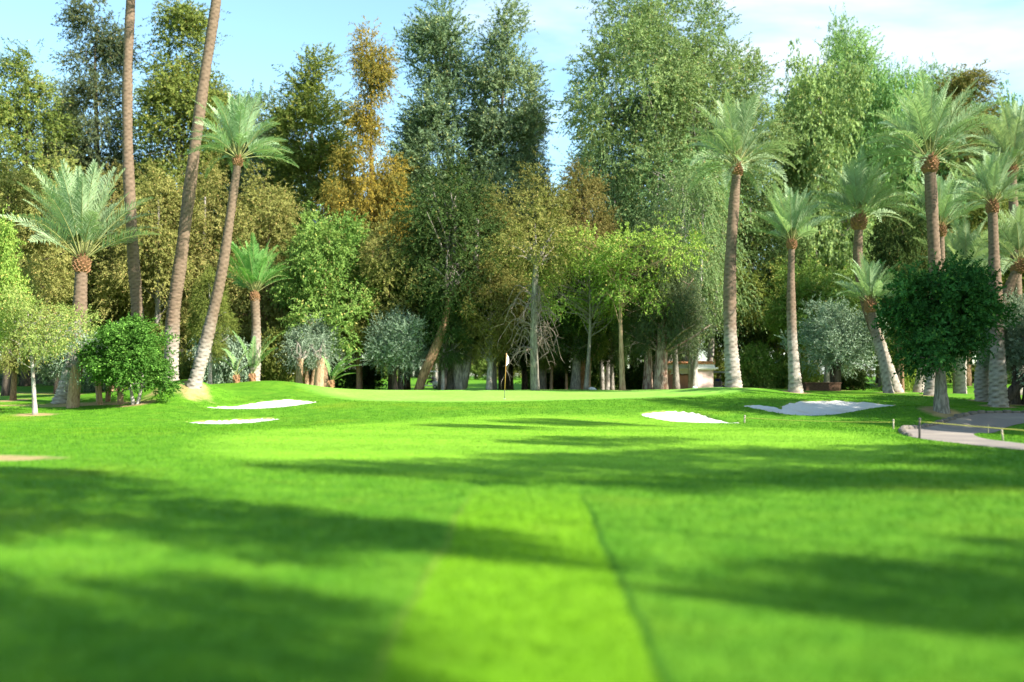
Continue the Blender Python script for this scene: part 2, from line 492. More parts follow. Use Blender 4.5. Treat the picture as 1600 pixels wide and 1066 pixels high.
dirt[idx] = np.maximum(dirt[idx], 0.5 * np.clip(1 - np.abs(sd) / 0.3, 0, 1))
# worn bare earth on the ground
def blob(cx, cy, rx, ry, s=1.0):
    return s * np.exp(-(((XY[:, 0] - cx) / rx) ** 2 + ((XY[:, 1] - cy) / ry) ** 2))
for px, d, rx, ry, s in ((303, 46.2, 1.1, 1.1, 0.8), (245, 47.2, 1.1, 1.6, 0.6), (330, 46.0, 1.0, 0.6, 0.5), (20, 19.6, 1.3, 0.8, 0.9), (-20, 19.9, 1.0, .8, .9), (120, 46.3, 3.2, 1.2, 0.85), (30, 46.8, 3, 0.8, 0.7), (180, 46.2, 2.2, 0.9, 0.8),
                         (1470, 38.4, 0.8, 0.5, 0.5), (1555, 43, 1.4, 1.0, 0.5), (1240, 50, 0.8, 0.6, 0.5), (760, 62, 2, 0.7, 0.6), (500, 56, 3, 1.2, 0.5)):
    x, y = gxy(px, d); dirt = np.maximum(dirt, blob(x, y, rx, ry, s))
# putting green, fairway and rough
gx0, gy0 = gxy(800, 52.0)
gr = np.sqrt(((XY[:, 0] - gx0 - 1.0) / 12.5) ** 2 + ((XY[:, 1] - 53.2) / 8.2) ** 2 + 0.0) + 0.05 * np.sin(XY[:, 0] * 0.5)
green = np.clip((1.04 - gr) / 0.14, 0, 1)
fcx = (XY[:, 0] - 1.5 + 1.0 * np.sin(XY[:, 1] * 0.07))
fr = np.abs(fcx) / (9.0 + 0.10 * XY[:, 1]); fr = np.maximum(fr, (XY[:, 1] - 31) / 9.0); fr = np.maximum(fr, (XY[:, 1] < 15.0) * 2.0)
fel = np.sqrt(((XY[:, 0] - 1.0) / 9.6) ** 2 + ((XY[:, 1] - 27.5) / 12.4) ** 2)
fair = np.clip((1.0 - fel) / 0.16, 0, 1)
nx, ny = len(xs), len(ys)
ii = np.arange(nx * ny).reshape(ny, nx)
Q = np.stack([ii[:-1, :-1].ravel(), ii[:-1, 1:].ravel(), ii[1:, 1:].ravel(), ii[1:, :-1].ravel()], 1)
gm = quads_mesh('lawn', np.column_stack([XY, Z]), smooth=True, Q=Q, attrs={'dirt': dirt, 'green': green, 'fair': fair})

def grass_mat():
    m, t = new_mat('mown_grass')
    c = N(t, 'ShaderNodeTexCoord').outputs['Object']
    sep = N(t, 'ShaderNodeSeparateXYZ'); t.links.new(c, sep.inputs[0])
    big = noise(t, 0.22, 4, 0.55, c); mid = noise(t, 1.6, 4, 0.6, c); fine = noise(t, 16.0, 4, 0.7, c); tiny = noise(t, 70.0, 2, 0.6, c)
    rough = mixrgb(t, ramp(t, mid, 0.3, 0.7), (0.066, 0.200, 0.009), (0.110, 0.265, 0.015))
    rough = mixrgb(t, ramp(t, big, 0.52, 0.74), rough, (0.14, 0.26, 0.014))
    fairc = mixrgb(t, ramp(t, mid, 0.3, 0.7), (0.155, 0.345, 0.018), (0.195, 0.390, 0.028))
    sv = N(t, 'ShaderNodeSeparateXYZ'); t.links.new(c, sv.inputs[0])
    band = math_(t, 'SINE', math_(t, 'ADD', math_(t, 'MULTIPLY', sv.outputs['Y'], 1.35), math_(t, 'MULTIPLY', sv.outputs['X'], 0.22)))
    fairc = mixrgb(t, 1.0, fairc, mixrgb(t, ramp(t, band, -0.5, 0.5), (0.90, 0.92, 0.9), (1.07, 1.05, 1.05)), 'MULTIPLY')
    greenc = mixrgb(t, ramp(t, big, 0.35, 0.65), (0.215, 0.455, 0.060), (0.250, 0.495, 0.080))
    col = mixrgb(t, attr(t, 'fair'), rough, fairc)
    col = mixrgb(t, attr(t, 'green'), col, greenc)
    # paler mown strip running away from the camera between two trodden lines
    y = sep.outputs['Y']; x = sep.outputs['X']
    wob = math_(t, 'ADD', math_(t, 'MULTIPLY', math_(t, 'SUBTRACT', noise(t, 0.6, 2, 0.5, c), 0.5), 0.20), math_(t, 'MULTIPLY', math_(t, 'SUBTRACT', noise(t, 5.0, 3, 0.6, c), 0.5), 0.10))
    xc = math_(t, 'ADD', math_(t, 'SUBTRACT', x, math_(t, 'MULTIPLY_ADD', y, 0.0215, 0.0)), wob)
    endy = math_(t, 'SUBTRACT', 1.0, ramp(t, y, 10.5, 15.8), clamp=True)
    right = math_(t, 'SUBTRACT', xc, 0.69); left = math_(t, 'ADD', xc, 0.86)
    inside = math_(t, 'MULTIPLY', ramp(t, left, -0.10, 0.10), math_(t, 'SUBTRACT', 1.0, ramp(t, right, -0.06, 0.06)))
    inside = math_(t, 'MULTIPLY', inside, endy)
    col = mixrgb(t, math_(t, 'MULTIPLY', inside, 0.72), col, mixrgb(t, mid, (0.135, 0.315, 0.004), (0.170, 0.350, 0.008)))
    lr = math_(t, 'MULTIPLY', math_(t, 'SUBTRACT', 1.0, ramp(t, math_(t, 'ABSOLUTE', right), 0.005, 0.065)), endy)
    ll = math_(t, 'MULTIPLY', math_(t, 'SUBTRACT', 1.0, ramp(t, math_(t, 'ABSOLUTE', left), 0.01, 0.05)), endy)
    col = mixrgb(t, math_(t, 'MULTIPLY', lr, 0.85), col, (0.030, 0.115, 0.008))
    col = mixrgb(t, math_(t, 'MULTIPLY', ll, 0.30), col, (0.20, 0.24, 0.05))
    # blade scale variation
    col = mixrgb(t, 1.0, col, mixrgb(t, ramp(t, fine, 0.25, 0.75), (0.80, 0.80, 0.78), (1.16, 1.14, 1.14)), 'MULTIPLY')
    col = mixrgb(t, 1.0, col, mixrgb(t, ramp(t, tiny, 0.25, 0.75), (0.86, 0.86, 0.84), (1.12, 1.12, 1.12)), 'MULTIPLY')
    m4 = noise(t, 4.2, 3, 0.6, c); m1 = noise(t, 0.75, 5, 0.62, c, 0.4)
    col = mixrgb(t, 1.0, col, mixrgb(t, ramp(t, m4, 0.25, 0.75), (0.84, 0.86, 0.85), (1.15, 1.12, 1.1)), 'MULTIPLY')
    col = mixrgb(t, math_(t, 'MULTIPLY', ramp(t, m1, 0.55, 0.80), 0.45), col, (0.17, 0.245, 0.022))
    col = mixrgb(t, math_(t, 'MULTIPLY', ramp(t, noise(t, 9.0, 2, 0.5, c), 0.68, 0.80), 0.35), col, (0.20, 0.19, 0.05))
    # bare, dry patches
    dm = math_(t, 'MULTIPLY', attr(t, 'dirt'), math_(t, 'ADD', -0.15, math_(t, 'MULTIPLY', math_(t, 'ADD', fine, mid), 1.05)))
    soil = mixrgb(t, mid, (0.24, 0.17, 0.06), (0.46, 0.34, 0.17))
    col = mixrgb(t, ramp(t, dm, 0.32, 0.72), col, soil)
    h = math_(t, 'ADD', math_(t, 'MULTIPLY', fine, 1.0), math_(t, 'MULTIPLY', tiny, 0.6))
    nrm = bump(t, h, 0.55, 0.035)
    finish(t, principled(t, col, 0.85, 0.12, nrm))
    return m
gm.materials.append(grass_mat())
tag(link('lawn', gm), 'bright green mown golf lawn rising to the putting green', 'lawn', kind='structure')

def sheet(name, P, zoff, step, bowl=0.0, mat=None, zfun=gz, rough=0.0):
    lo, hi = P.min(0), P.max(0)
    gx, gy = np.meshgrid(np.arange(lo[0], hi[0], step), np.arange(lo[1], hi[1], step))
    c = np.stack([gx.ravel(), gy.ravel()], 1) + rng.normal(0, step * 0.12, (gx.size, 2))
    sdv = poly_dist(P, c); c = c[sdv > step * 0.45]
    allp = [Vector(p) for p in np.vstack([P, c])]
    n = len(P)
    res = delaunay_2d_cdt(allp, [(i, (i + 1) % n) for i in range(n)], [list(range(n))], 1, 1e-5)
    vs = np.array([tuple(v) for v in res[0]])
    z = zfun(vs) + zoff - bowl * np.clip(np.maximum(poly_dist(P, vs), 0) / 1.0, 0, 1) + rng.normal(0, rough, len(vs))
    me = bpy.data.meshes.new(name)
    fs = []
    for f in res[2]:
        a, b, c2 = [vs[i] for i in f[:3]]
        cr = (b[0] - a[0]) * (c2[1] - a[1]) - (b[1] - a[1]) * (c2[0] - a[0])
        fs.append(tuple(f) if cr > 0 else tuple(reversed(f)))
    me.from_pydata([(v[0], v[1], zz) for v, zz in zip(vs, z)], [], fs)
    me.polygons.foreach_set('use_smooth', [True] * len(fs))
    if mat: me.materials.append(mat)
    me.update()
    return me
m, t = new_mat('white_bunker_sand')
f = noise(t, 9, 6, 0.65); f2 = noise(t, 0.8, 3)
col = mixrgb(t, f, (0.50, 0.475, 0.43), (0.68, 0.655, 0.605)); col = mixrgb(t, ramp(t, f2, 0.45, 0.75), col, (0.56, 0.51, 0.43))
finish(t, principled(t, col, 0.95, 0.1, bump(t, f, 0.4, 0.05))); M_SAND = m
for bi_, ((nm, lab, _), P) in enumerate(zip(BUNKERS, bpolys)):
    o = link(nm, sheet(nm, P, -0.035, 0.22, (0.03, 0.03, 0.20, 0.10)[bi_], M_SAND, rough=0.016))
    tag(o, lab, 'sand bunker', 'sand bunkers round the green', 'structure')
m, t = new_mat('path_concrete')
f = noise(t, 14, 6, 0.7); f2 = noise(t, 0.7, 4)
col = mixrgb(t, f, (0.19, 0.160, 0.135), (0.27, 0.232, 0.20)); col = mixrgb(t, ramp(t, f2, 0.45, 0.7), col, (0.31, 0.265, 0.21))
finish(t, principled(t, col, 0.9, 0.15, bump(t, f, 0.3, 0.02)))
tag(link('cart_path', sheet('cart_path', path_poly, 0.004, 0.45, 0.0, m)), 'greyish pink cart path bending round a grass island', 'path', kind='structure')
# kerb of rounded stones along the outer bend
m, t = new_mat('kerb_stone')
f = noise(t, 5, 5, 0.6)
finish(t, principled(t, mixrgb(t, f, (0.09, 0.078, 0.063), (0.23, 0.20, 0.165)), 0.9, 0.15, bump(t, f, 0.6, 0.04)))
kb = MB(); rr = random.Random(3)
seg = spline([(x, y, 0) for x, y in outer[6:]], 260)
acc = 0.0; last = seg[0]
for i in range(1, len(seg)):
    acc += np.linalg.norm(seg[i] - last); 
    if acc > 0.50:
        p = seg[i]; dv = seg[i] - seg[i - 3]; a = math.atan2(dv[1], dv[0])
        nx_, ny_ = -math.sin(a), math.cos(a)
        side = 0.10
        q = (p[0] + nx_ * side * (-1), p[1] + ny_ * side * (-1))
        q = (p[0], p[1])
        hgt = rr.uniform(0.12, 0.18)
        kb.box((q[0], q[1], g1(q[0], q[1]) + hgt / 2 - 0.05), (0.46 * rr.uniform(0.9, 1.02), rr.uniform(0.14, 0.20), hgt), a + rr.uniform(-.05, .05), 0, 0.035, rr.uniform(-.05, .05))
        acc = 0.0
    last = seg[i]
tag(kb.build('kerb', m), 'low kerb of grey stones along the outer bend of the path', 'kerb', kind='structure')

# ------------------------------------------------------------------ foliage generator
def unit(a): return a / np.maximum(np.linalg.norm(a, axis=-1, keepdims=True), 1e-9)

def leaves(seed, centers, outward, cr, nspray, spl, nleaf, ll, lw, up=0.15, droop=0.3, spread=0.8, flat=1.0, leafang=0.8):
    """sprays of kite shaped leaves around clump centres -> verts, tint"""
    r = np.random.default_rng(seed)
    nc = len(centers)
    cr = np.broadcast_to(np.asarray(cr, float), (nc,))
    ci = np.repeat(np.arange(nc), nspray)
    off = r.normal(0, 0.5, (len(ci), 3)); off[:, 2] *= flat
    P = centers[ci] + off * cr[ci][:, None]
    D = unit(outward[ci] * 0.7 + unit(off) * 0.5 + r.normal(0, spread * 0.6, (len(ci), 3)) + np.array([0, 0, up]))
    slen = spl * r.uniform(0.6, 1.3, len(ci))
    clt = r.uniform(0, 1, nc) ** 1.2
    si = np.repeat(np.arange(len(ci)), nleaf)
    tt = np.tile((np.arange(nleaf) + 0.5) / nleaf, len(ci)) + r.uniform(-0.4, 0.4, len(si)) / nleaf
    pos = P[si] + D[si] * (slen[si] * tt)[:, None]
    pos[:, 2] -= droop * slen[si] * tt ** 2
    dcur = D[si].copy(); dcur[:, 2] -= 2 * droop * tt
    ld = unit(dcur + r.normal(0, leafang, (len(si), 3)))
    nrm = unit(unit(off)[si] * 0.75 + outward[ci][si] * 0.45 + np.array([0, 0, 0.3]) + r.normal(0, 0.5, (len(si), 3)))
    sd = unit(np.cross(ld, nrm))
    l = (ll * r.uniform(0.6, 1.35, len(si)))[:, None]; wd = (lw * r.uniform(0.7, 1.3, len(si)))[:, None]
    nn = np.cross(sd, ld)
    a = pos; b = pos + ld * l * 0.45 + sd * wd * 0.5 + nn * l * 0.06; c = pos + ld * l - nn * l * 0.05; d = pos + ld * l * 0.45 - sd * wd * 0.5 + nn * l * 0.06
    V = np.stack([a, b, c, d], 1).reshape(-1, 3)
    tint = np.clip(0.55 * clt[ci][si] + 0.45 * r.uniform(0, 1, len(si)), 0, 1)
    rare = r.uniform(0, 1, len(si)) < 0.05
    tint = np.where(rare, 1.0, tint * 0.9)
    return V, np.repeat(tint, 4)

def wavy(r, k=5):
    A = r.uniform(-1, 1, (k, 1)); F = r.integers(1, 4, k); G = r.uniform(0.3, 1.3, k); ph = r.uniform(0, 6.28, k)
    def f(ang, z): return sum(A[i, 0] * np.sin(F[i] * ang + G[i] * z + ph[i]) for i in range(k)) / k
    return f

def profile_clumps(seed, n, H, z0, W, prof, shell=0.45, wav=0.8, out_up=0.3):
    """clump centres filling a lathe-like envelope with bumps; prof(s in 0..1) -> relative radius"""
    r = np.random.default_rng(seed); f = wavy(r)
    s = r.uniform(0, 1, n * 6); keep = r.uniform(0, 1, n * 6) < np.clip(prof(s), 0.05, 1); s = s[keep][:n]
    n = len(s)
    ang = r.uniform(0, 2 * np.pi, n); z = z0 + s * (H - z0)
    rad = W / 2 * prof(s) * np.sqrt(r.uniform(shell ** 2, 1, n)) * (1 + wav * f(ang, z * 6 / H * 1.7))
    c = np.stack([rad * np.cos(ang), rad * np.sin(ang), z], 1)
    o = unit(np.stack([np.cos(ang), np.sin(ang), np.full(n, out_up) + (s - 0.5) * 0.8], 1))
    return c, o
def lobe_clumps(seed, n, lobes, shell=0.6):
    r = np.random.default_rng(seed); L = np.array(lobes, float)
    wgt = (L[:, 3] * L[:, 4] * L[:, 5]) ** (2 / 3); wgt /= wgt.sum()
    k = r.choice(len(L), n, p=wgt)
    u = unit(r.normal(0, 1, (n, 3)))
    rr = r.uniform(shell ** 3, 1, n) ** (1 / 3)
    return L[k, :3] + L[k, 3:] * u * rr[:, None], unit(u / L[k, 3:] * L[k, 3:].mean())

def trunk_mesh(name, seed, H, r0, top, centers, nl, fork=None, rl=0.3, lean=0.3, flare=1.22, start=0.25, rough=0.06, n=12, sub=2):
    """tapered trunk with flared foot and limbs curving out to clump centres"""
    r = np.random.default_rng(seed); mb = MB()
    def path(a, b, bend, k=9):
        mid = (a + b) / 2 + r.normal(0, bend, 3) * np.array([1, 1, 0.4])
        return spline([a, mid, b], k)
    base = np.zeros(3)
    tops = fork or [(r.normal(0, lean), r.normal(0, lean), top)]
    for ti, tp in enumerate(tops):
        off = np.array([0.0, 0, 0]) if len(tops) == 1 else np.array([np.sign(tp[0]) * r0 * 0.45, np.sign(tp[1]) * r0 * 0.4, 0])
        P = path(base + off - np.array([0, 0, 0.25]), np.array(tp, float), lean * 0.6, 16)
        s = np.linspace(0, 1, 16)
        rr0 = r0 * (0.72 if len(tops) > 1 else 1)
        rad = rr0 * (1 - 0.82 * s) * (1 + (flare - 1) * np.exp(-s * 18))
        mb.tube(P, list(rad), n, 0, True, rough, seed + ti)
        sel = [i for i in range(len(centers))]
        r.shuffle(sel)
        for i in sel[:nl // len(tops)]:
            c = centers[i]
            zt = max(start * top, min(c[2] - 0.15 * H * r.uniform(0.3, 1.3), top * 0.95))
            q = min(max(zt / top, 0.02), 0.98) * 15; k0 = int(q)
            a = P[k0] + (P[min(k0 + 1, 15)] - P[k0]) * (q - k0)
            rb = rl * rad[k0] * r.uniform(0.7, 1.2)
            Q_ = spline([a, a * 0.45 + c * 0.55 + np.array([0, 0, 0.06 * H * r.uniform(-0.6, 0.9)]), c], 7)
            mb.tube(Q_, list(np.linspace(rb, rb * 0.22, 7)), 6, 0, True, 0.05, i)
            for _ in range(sub):
                k = r.integers(2, 6)
                e = Q_[k] + unit(r.normal(0, 1, 3) + (c - a) / (np.linalg.norm(c - a) + 1e-6)) * 0.07 * H * r.uniform(0.5, 1.2)
                mb.tube(spline([Q_[k], (Q_[k] + e) / 2 + r.normal(0, .02 * H, 3) * 0.5, e], 4), list(np.linspace(rb * 0.4, rb * 0.1, 4)), 5, 0, False, 0, 0)
    return mb.mesh(name, [BARK['grey']], True)

PROTO = {}
def proto(key, trunk, crown, H, W): PROTO[key] = (trunk, crown, H, W)
def crown_mesh(name, V, T):
    me = quads_mesh(name, V, T); me.materials.append(LEAF['khaki']); return me
def cat2(*a): return np.vstack([x[0] for x in a]), np.concatenate([x[1] for x in a])

# dense mid-height conifers with fan-like sprays (the khaki wall of foliage)
for v in range(3):
    pf = lambda s, v=v: np.clip(np.sin(np.clip(s * 0.92 + 0.08, 0, 1) * np.pi) ** 0.55 * (1.0 - 0.25 * s), 0, 1)
    c, o = profile_clumps(100 + v, 92, 13, 3.3, 7.4, pf, 0.45, 0.9)
    V, T = leaves(110 + v, c, o, 0.82, 70, 0.55, 14, 0.13, 0.062, 0.1, 0.35, 0.7)
    proto(f'mid{v}', trunk_mesh('trunk', 120 + v, 13, 0.34, 11.5, c, 26), crown_mesh('crown', V, T), 13.2, 7.4)
# tall feathery conifers
for v in range(3):
    pf = lambda s, v=v: np.clip((1.0 - s ** 1.6) ** 0.8 * (0.74 + 0.26 * np.sin(s * (13 + 3 * v) + v)), 0.12, 1)
    c, o = profile_clumps(200 + v, 125, 26, 4.0, 9.2, pf, 0.35, 0.9, 0.15)
    V, T = leaves(210 + v, c, o, 1.15, 80, 0.95, 14, 0.19, 0.085, 0.05, 0.30, 0.7, 0.7)
    proto(f'tall{v}', trunk_mesh('trunk', 220 + v, 26, 0.42, 21.5, c, 44, rl=0.25), crown_mesh('crown', V, T), 26.2, 9.0)
# slim columns with separate heads
for v in range(2):
    pf = lambda s, v=v: np.clip((0.55 + 0.45 * np.sin(s * 9 + 1.5 * v) ** 2) * (1 - s ** 4) * (0.5 + 0.5 * np.minimum(1, s * 4)), 0.1, 1)
    c, o = profile_clumps(300 + v, 100, 26, 5.0, 6.8, pf, 0.35, 0.9, 0.5)
    V, T = leaves(310 + v, c, o, 1.1, 80, 0.85, 14, 0.19, 0.085, 0.35, 0.2, 0.7)
    proto(f'slim{v}', trunk_mesh('trunk', 320 + v, 26, 0.36, 22, c, 34, rl=0.28), crown_mesh('crown', V, T), 26.3, 6.6)
# huge spreading eucalyptus
r_ = np.random.default_rng(41)
lob = [(0, 0, 24, 4.6, 4.2, 3.6), (-4.5, 0.5, 22, 4.0, 4, 3.4), (4.6, -0.5, 21.5, 4.2, 4, 3.2), (-7.6, -1, 19.5, 3.8, 4, 3.4), (7.9, 0, 19.5, 3.6, 3.6, 3.2),
       (-2, -3, 19, 4.2, 3.6, 3.0), (3, -3, 17.5, 4.2, 3.8, 3.0), (-5.6, -2.5, 14, 3.8, 3.4, 2.7), (6.2, -2.5, 14, 3.8, 3.5, 2.6), (0.5, -4, 13.5, 3.6, 3, 2.5),
       (0, 3.5, 18, 4.5, 3, 3.5), (-8.5, 0.6, 12, 2.6, 3, 2.3), (-2.0, 1.5, 26.6, 2.6, 2.6, 1.9), (2.6, 0.5, 26.2, 2.2, 2.4, 1.7), (9.3, 1, 13, 2.2, 2.6, 2.2)]
c, o = lobe_clumps(42, 190, lob, 0.75)
V, T = leaves(43, c, o, 1.35, 85, 0.85, 15, 0.20, 0.085, 0.1, 0.15, 0.9)
proto('giant', trunk_mesh('trunk', 44, 28, 0.75, 24, c, 60, fork=[(-4, 0.5, 20), (0.6, 0, 24), (4.5, -0.4, 19)], rl=0.33), crown_mesh('crown', V, T), 28.2, 21.5)
# rounded leafy crowns
for v in range(2):
    r_ = np.random.default_rng(50 + v)
    lob = [(r_.normal(0, 1.7), r_.normal(0, 1.7), r_.uniform(3.8, 8.2), r_.uniform(1.4, 2.1), r_.uniform(1.4, 2.1), r_.uniform(1.2, 1.8)) for _ in range(13)]
    c, o = lobe_clumps(52 + v, 95, lob, 0.6)
    V, T = leaves(54 + v, c, o, 0.66, 52, 0.55, 14, 0.14, 0.08, 0.1, 0.25, 0.9)
    proto(f'leafy{v}', trunk_mesh('trunk', 56 + v, 10, 0.24, 8, c, 26, rl=0.35), crown_mesh('crown', V, T), 10.0, 7.6)
# weeping eucalyptus: hanging curtains, pale stems
for v in range(2):
    pf = lambda s: np.clip(0.45 + 0.75 * np.sin(np.clip(s, 0, 1) * np.pi) ** 0.8, 0.1, 1)
    c, o = profile_clumps(60 + v, 230, 18, 5.0, 7.6, pf, 0.3, 0.95, 0.0)
    V, T = leaves(62 + v, c, o, 0.85, 13, 1.5, 14, 0.24, 0.07, -0.1, 0.95, 0.8, 1.0, 0.45)
    proto(f'weep{v}', trunk_mesh('trunk', 64 + v, 18, 0.36, 17, c, 28, fork=[(-1.2, 0.3, 15.5), (1.1, -0.3, 17)], rl=0.3), crown_mesh('crown', V, T), 18.4, 8.2)
# olive: fine grey leaves on many small upright heads
for v in range(2):
    r_ = np.random.default_rng(70 + v)
    lob = [(r_.normal(0, 0.95), r_.normal(0, 0.95), r_.uniform(2.0, 4.0), r_.uniform(0.7, 1.1), r_.uniform(0.7, 1.1), r_.uniform(0.7, 1.1)) for _ in range(14)]
    c, o = lobe_clumps(72 + v, 260, lob, 0.4)
    V, T = leaves(74 + v, c, o, 0.36, 14, 0.55, 16, 0.105, 0.034, 0.55, 0.1, 0.8, 1.0, 0.6)
    proto(f'olive{v}', trunk_mesh('trunk', 76 + v, 5, 0.30, 3.2, c, 26, fork=[(-0.5, 0.1, 2.9), (0.5, -0.1, 3.1)], rl=0.4, lean=0.1, flare=1.4, start=0.4), crown_mesh('crown', V, T), 4.9, 4.4)
# citrus: dense clipped dome of broad glossy leaves, crown nearly to the ground
for v in range(2):
    r_ = np.random.default_rng(80 + v)
    lob = [(math.cos(a) * 1.25 * q * r_.uniform(0.75, 1.15), math.sin(a) * 1.25 * q, z + r_.normal(0, .35), *r_.uniform(0.65, 1.05, 3)) for a, q, z in [(k * 2.4, 1.0, 2.0 + 0.9 * (k % 2)) for k in range(9)]] + [(0, 0, 3.5, 1.4, 1.4, 0.9), (0.5, 0.2, 2.6, 1.2, 1.2, 1.0)]
    lob = [(q[0], q[1], q[2] + 0.6 * v, *q[3:]) for q in lob]
    c, o = lobe_clumps(82 + v, 105 + 45 * v, lob, 0.45)
    V, T = leaves(84 + v, c, o, 0.44, 34, 0.34, 10, 0.125, 0.07, 0.3, 0.3, 0.9)
    proto(f'citrus{v}', trunk_mesh('trunk', 86 + v, 4.5, 0.13 if v == 0 else 0.30, 3.0, c, 24, fork=[(-0.35, 0, 2.6), (0.35, 0.1, 2.7)] if v == 0 else None, rl=0.4, lean=0.1, start=0.45, flare=1.25), crown_mesh('crown', V, T), 4.6, 4.6)
# half bare trees: open crown over a web of pale branches
for v in range(2):
    r_ = np.random.default_rng(90 + v)
    lob = [(r_.normal(0, 1.5), r_.normal(0, 1.4), r_.uniform(4.2, 7.4), r_.uniform(0.9, 1.5), r_.uniform(0.9, 1.5), r_.uniform(0.7, 1.2)) for _ in range(12)]
    c, o = lobe_clumps(92 + v, 170, lob, 0.3)
    V, T = leaves(94 + v, c, o, 0.42, 12, 0.5, 8, 0.125, 0.075, 0.1, 0.3, 1.0)
    proto(f'sparse{v}', trunk_mesh('trunk', 96 + v, 8, 0.17, 6.4, c, 75, rl=0.33, start=0.45, sub=3), crown_mesh('crown', V, T), 8.2, 6.4)
# shrubs
for v in range(2):
    r_ = np.random.default_rng(30 + v)
    lob = [(r_.normal(0, 0.75), r_.normal(0, 0.75), r_.uniform(0.4, 1.7), r_.uniform(0.5, .8), r_.uniform(0.5, .8), r_.uniform(0.5, .8)) for _ in range(9)]
    c, o = lobe_clumps(32 + v, 130, lob, 0.4)
    V, T = leaves(34 + v, c, o, 0.32, 13, 0.4, 10, 0.13, 0.07, 0.25, 0.25, 0.9)
    proto(f'shrub{v}', trunk_mesh('trunk', 36 + v, 2.4, 0.06, 1.6, c, 18, rl=0.5), crown_mesh('crown', V, T), 2.5, 3.2)

BASES = []
def tree(name, cat, label, key, px, d, top, wpx, leaf, bark='grey', group=None, rz=None, base=None, lean=None, trunk_fat=None):
    """stand a tree at photo column px, d metres away, its top at photo row `top`, its crown wpx photo pixels wide"""
    tm, cm, H, W = PROTO[key]
    p = ground_at(px, d)
    if base is not None: p.z = base
    zt = EYE + (HORIZON - top) / FPX * d
    sz = (zt - p.z) / H; sx = wpx / FPX * d / W
    BASES.append((p.x, p.y, 0.9 if name != 'bush' else 0.5))
    e = empty(name, p, (px * 1.7 + d) % 6.28 if rz is None else rz)
    if lean: e.rotation_euler = (lean[1], lean[0], e.rotation_euler[2])
    e.scale = (sx, sx, sz)
    tk = link('trunk', tm, e, BARK[bark])
    if trunk_fat: tk.scale = (trunk_fat, trunk_fat, 1)
    link('crown', cm, e, LEAF[leaf])
    tag(e, label, cat, group)
    return e

# unseen tall tree, crown flat and sparse, shaped for the shadows it throws
r_ = np.random.default_rng(29)
lob = [(math.cos(k * 2.4) * 2.6 * math.sqrt((k + .5) / 13), math.sin(k * 2.4) * 2.6 * math.sqrt((k + .5) / 13), 10.8 + r_.normal(0, .25), 0.85, 0.85, 0.55) for k in range(13)]
c, o = lobe_clumps(28, 62, lob, 0.3)
V, T = leaves(27, c, o, 0.5, 20, 0.5, 13, 0.13, 0.06, 0.2, 0.2, 0.9)
proto('umbrella', trunk_mesh('trunk', 26, 12, 0.2, 10.6, c, 30, rl=0.3, start=0.8), crown_mesh('crown', V, T), 12.0, 6.4)

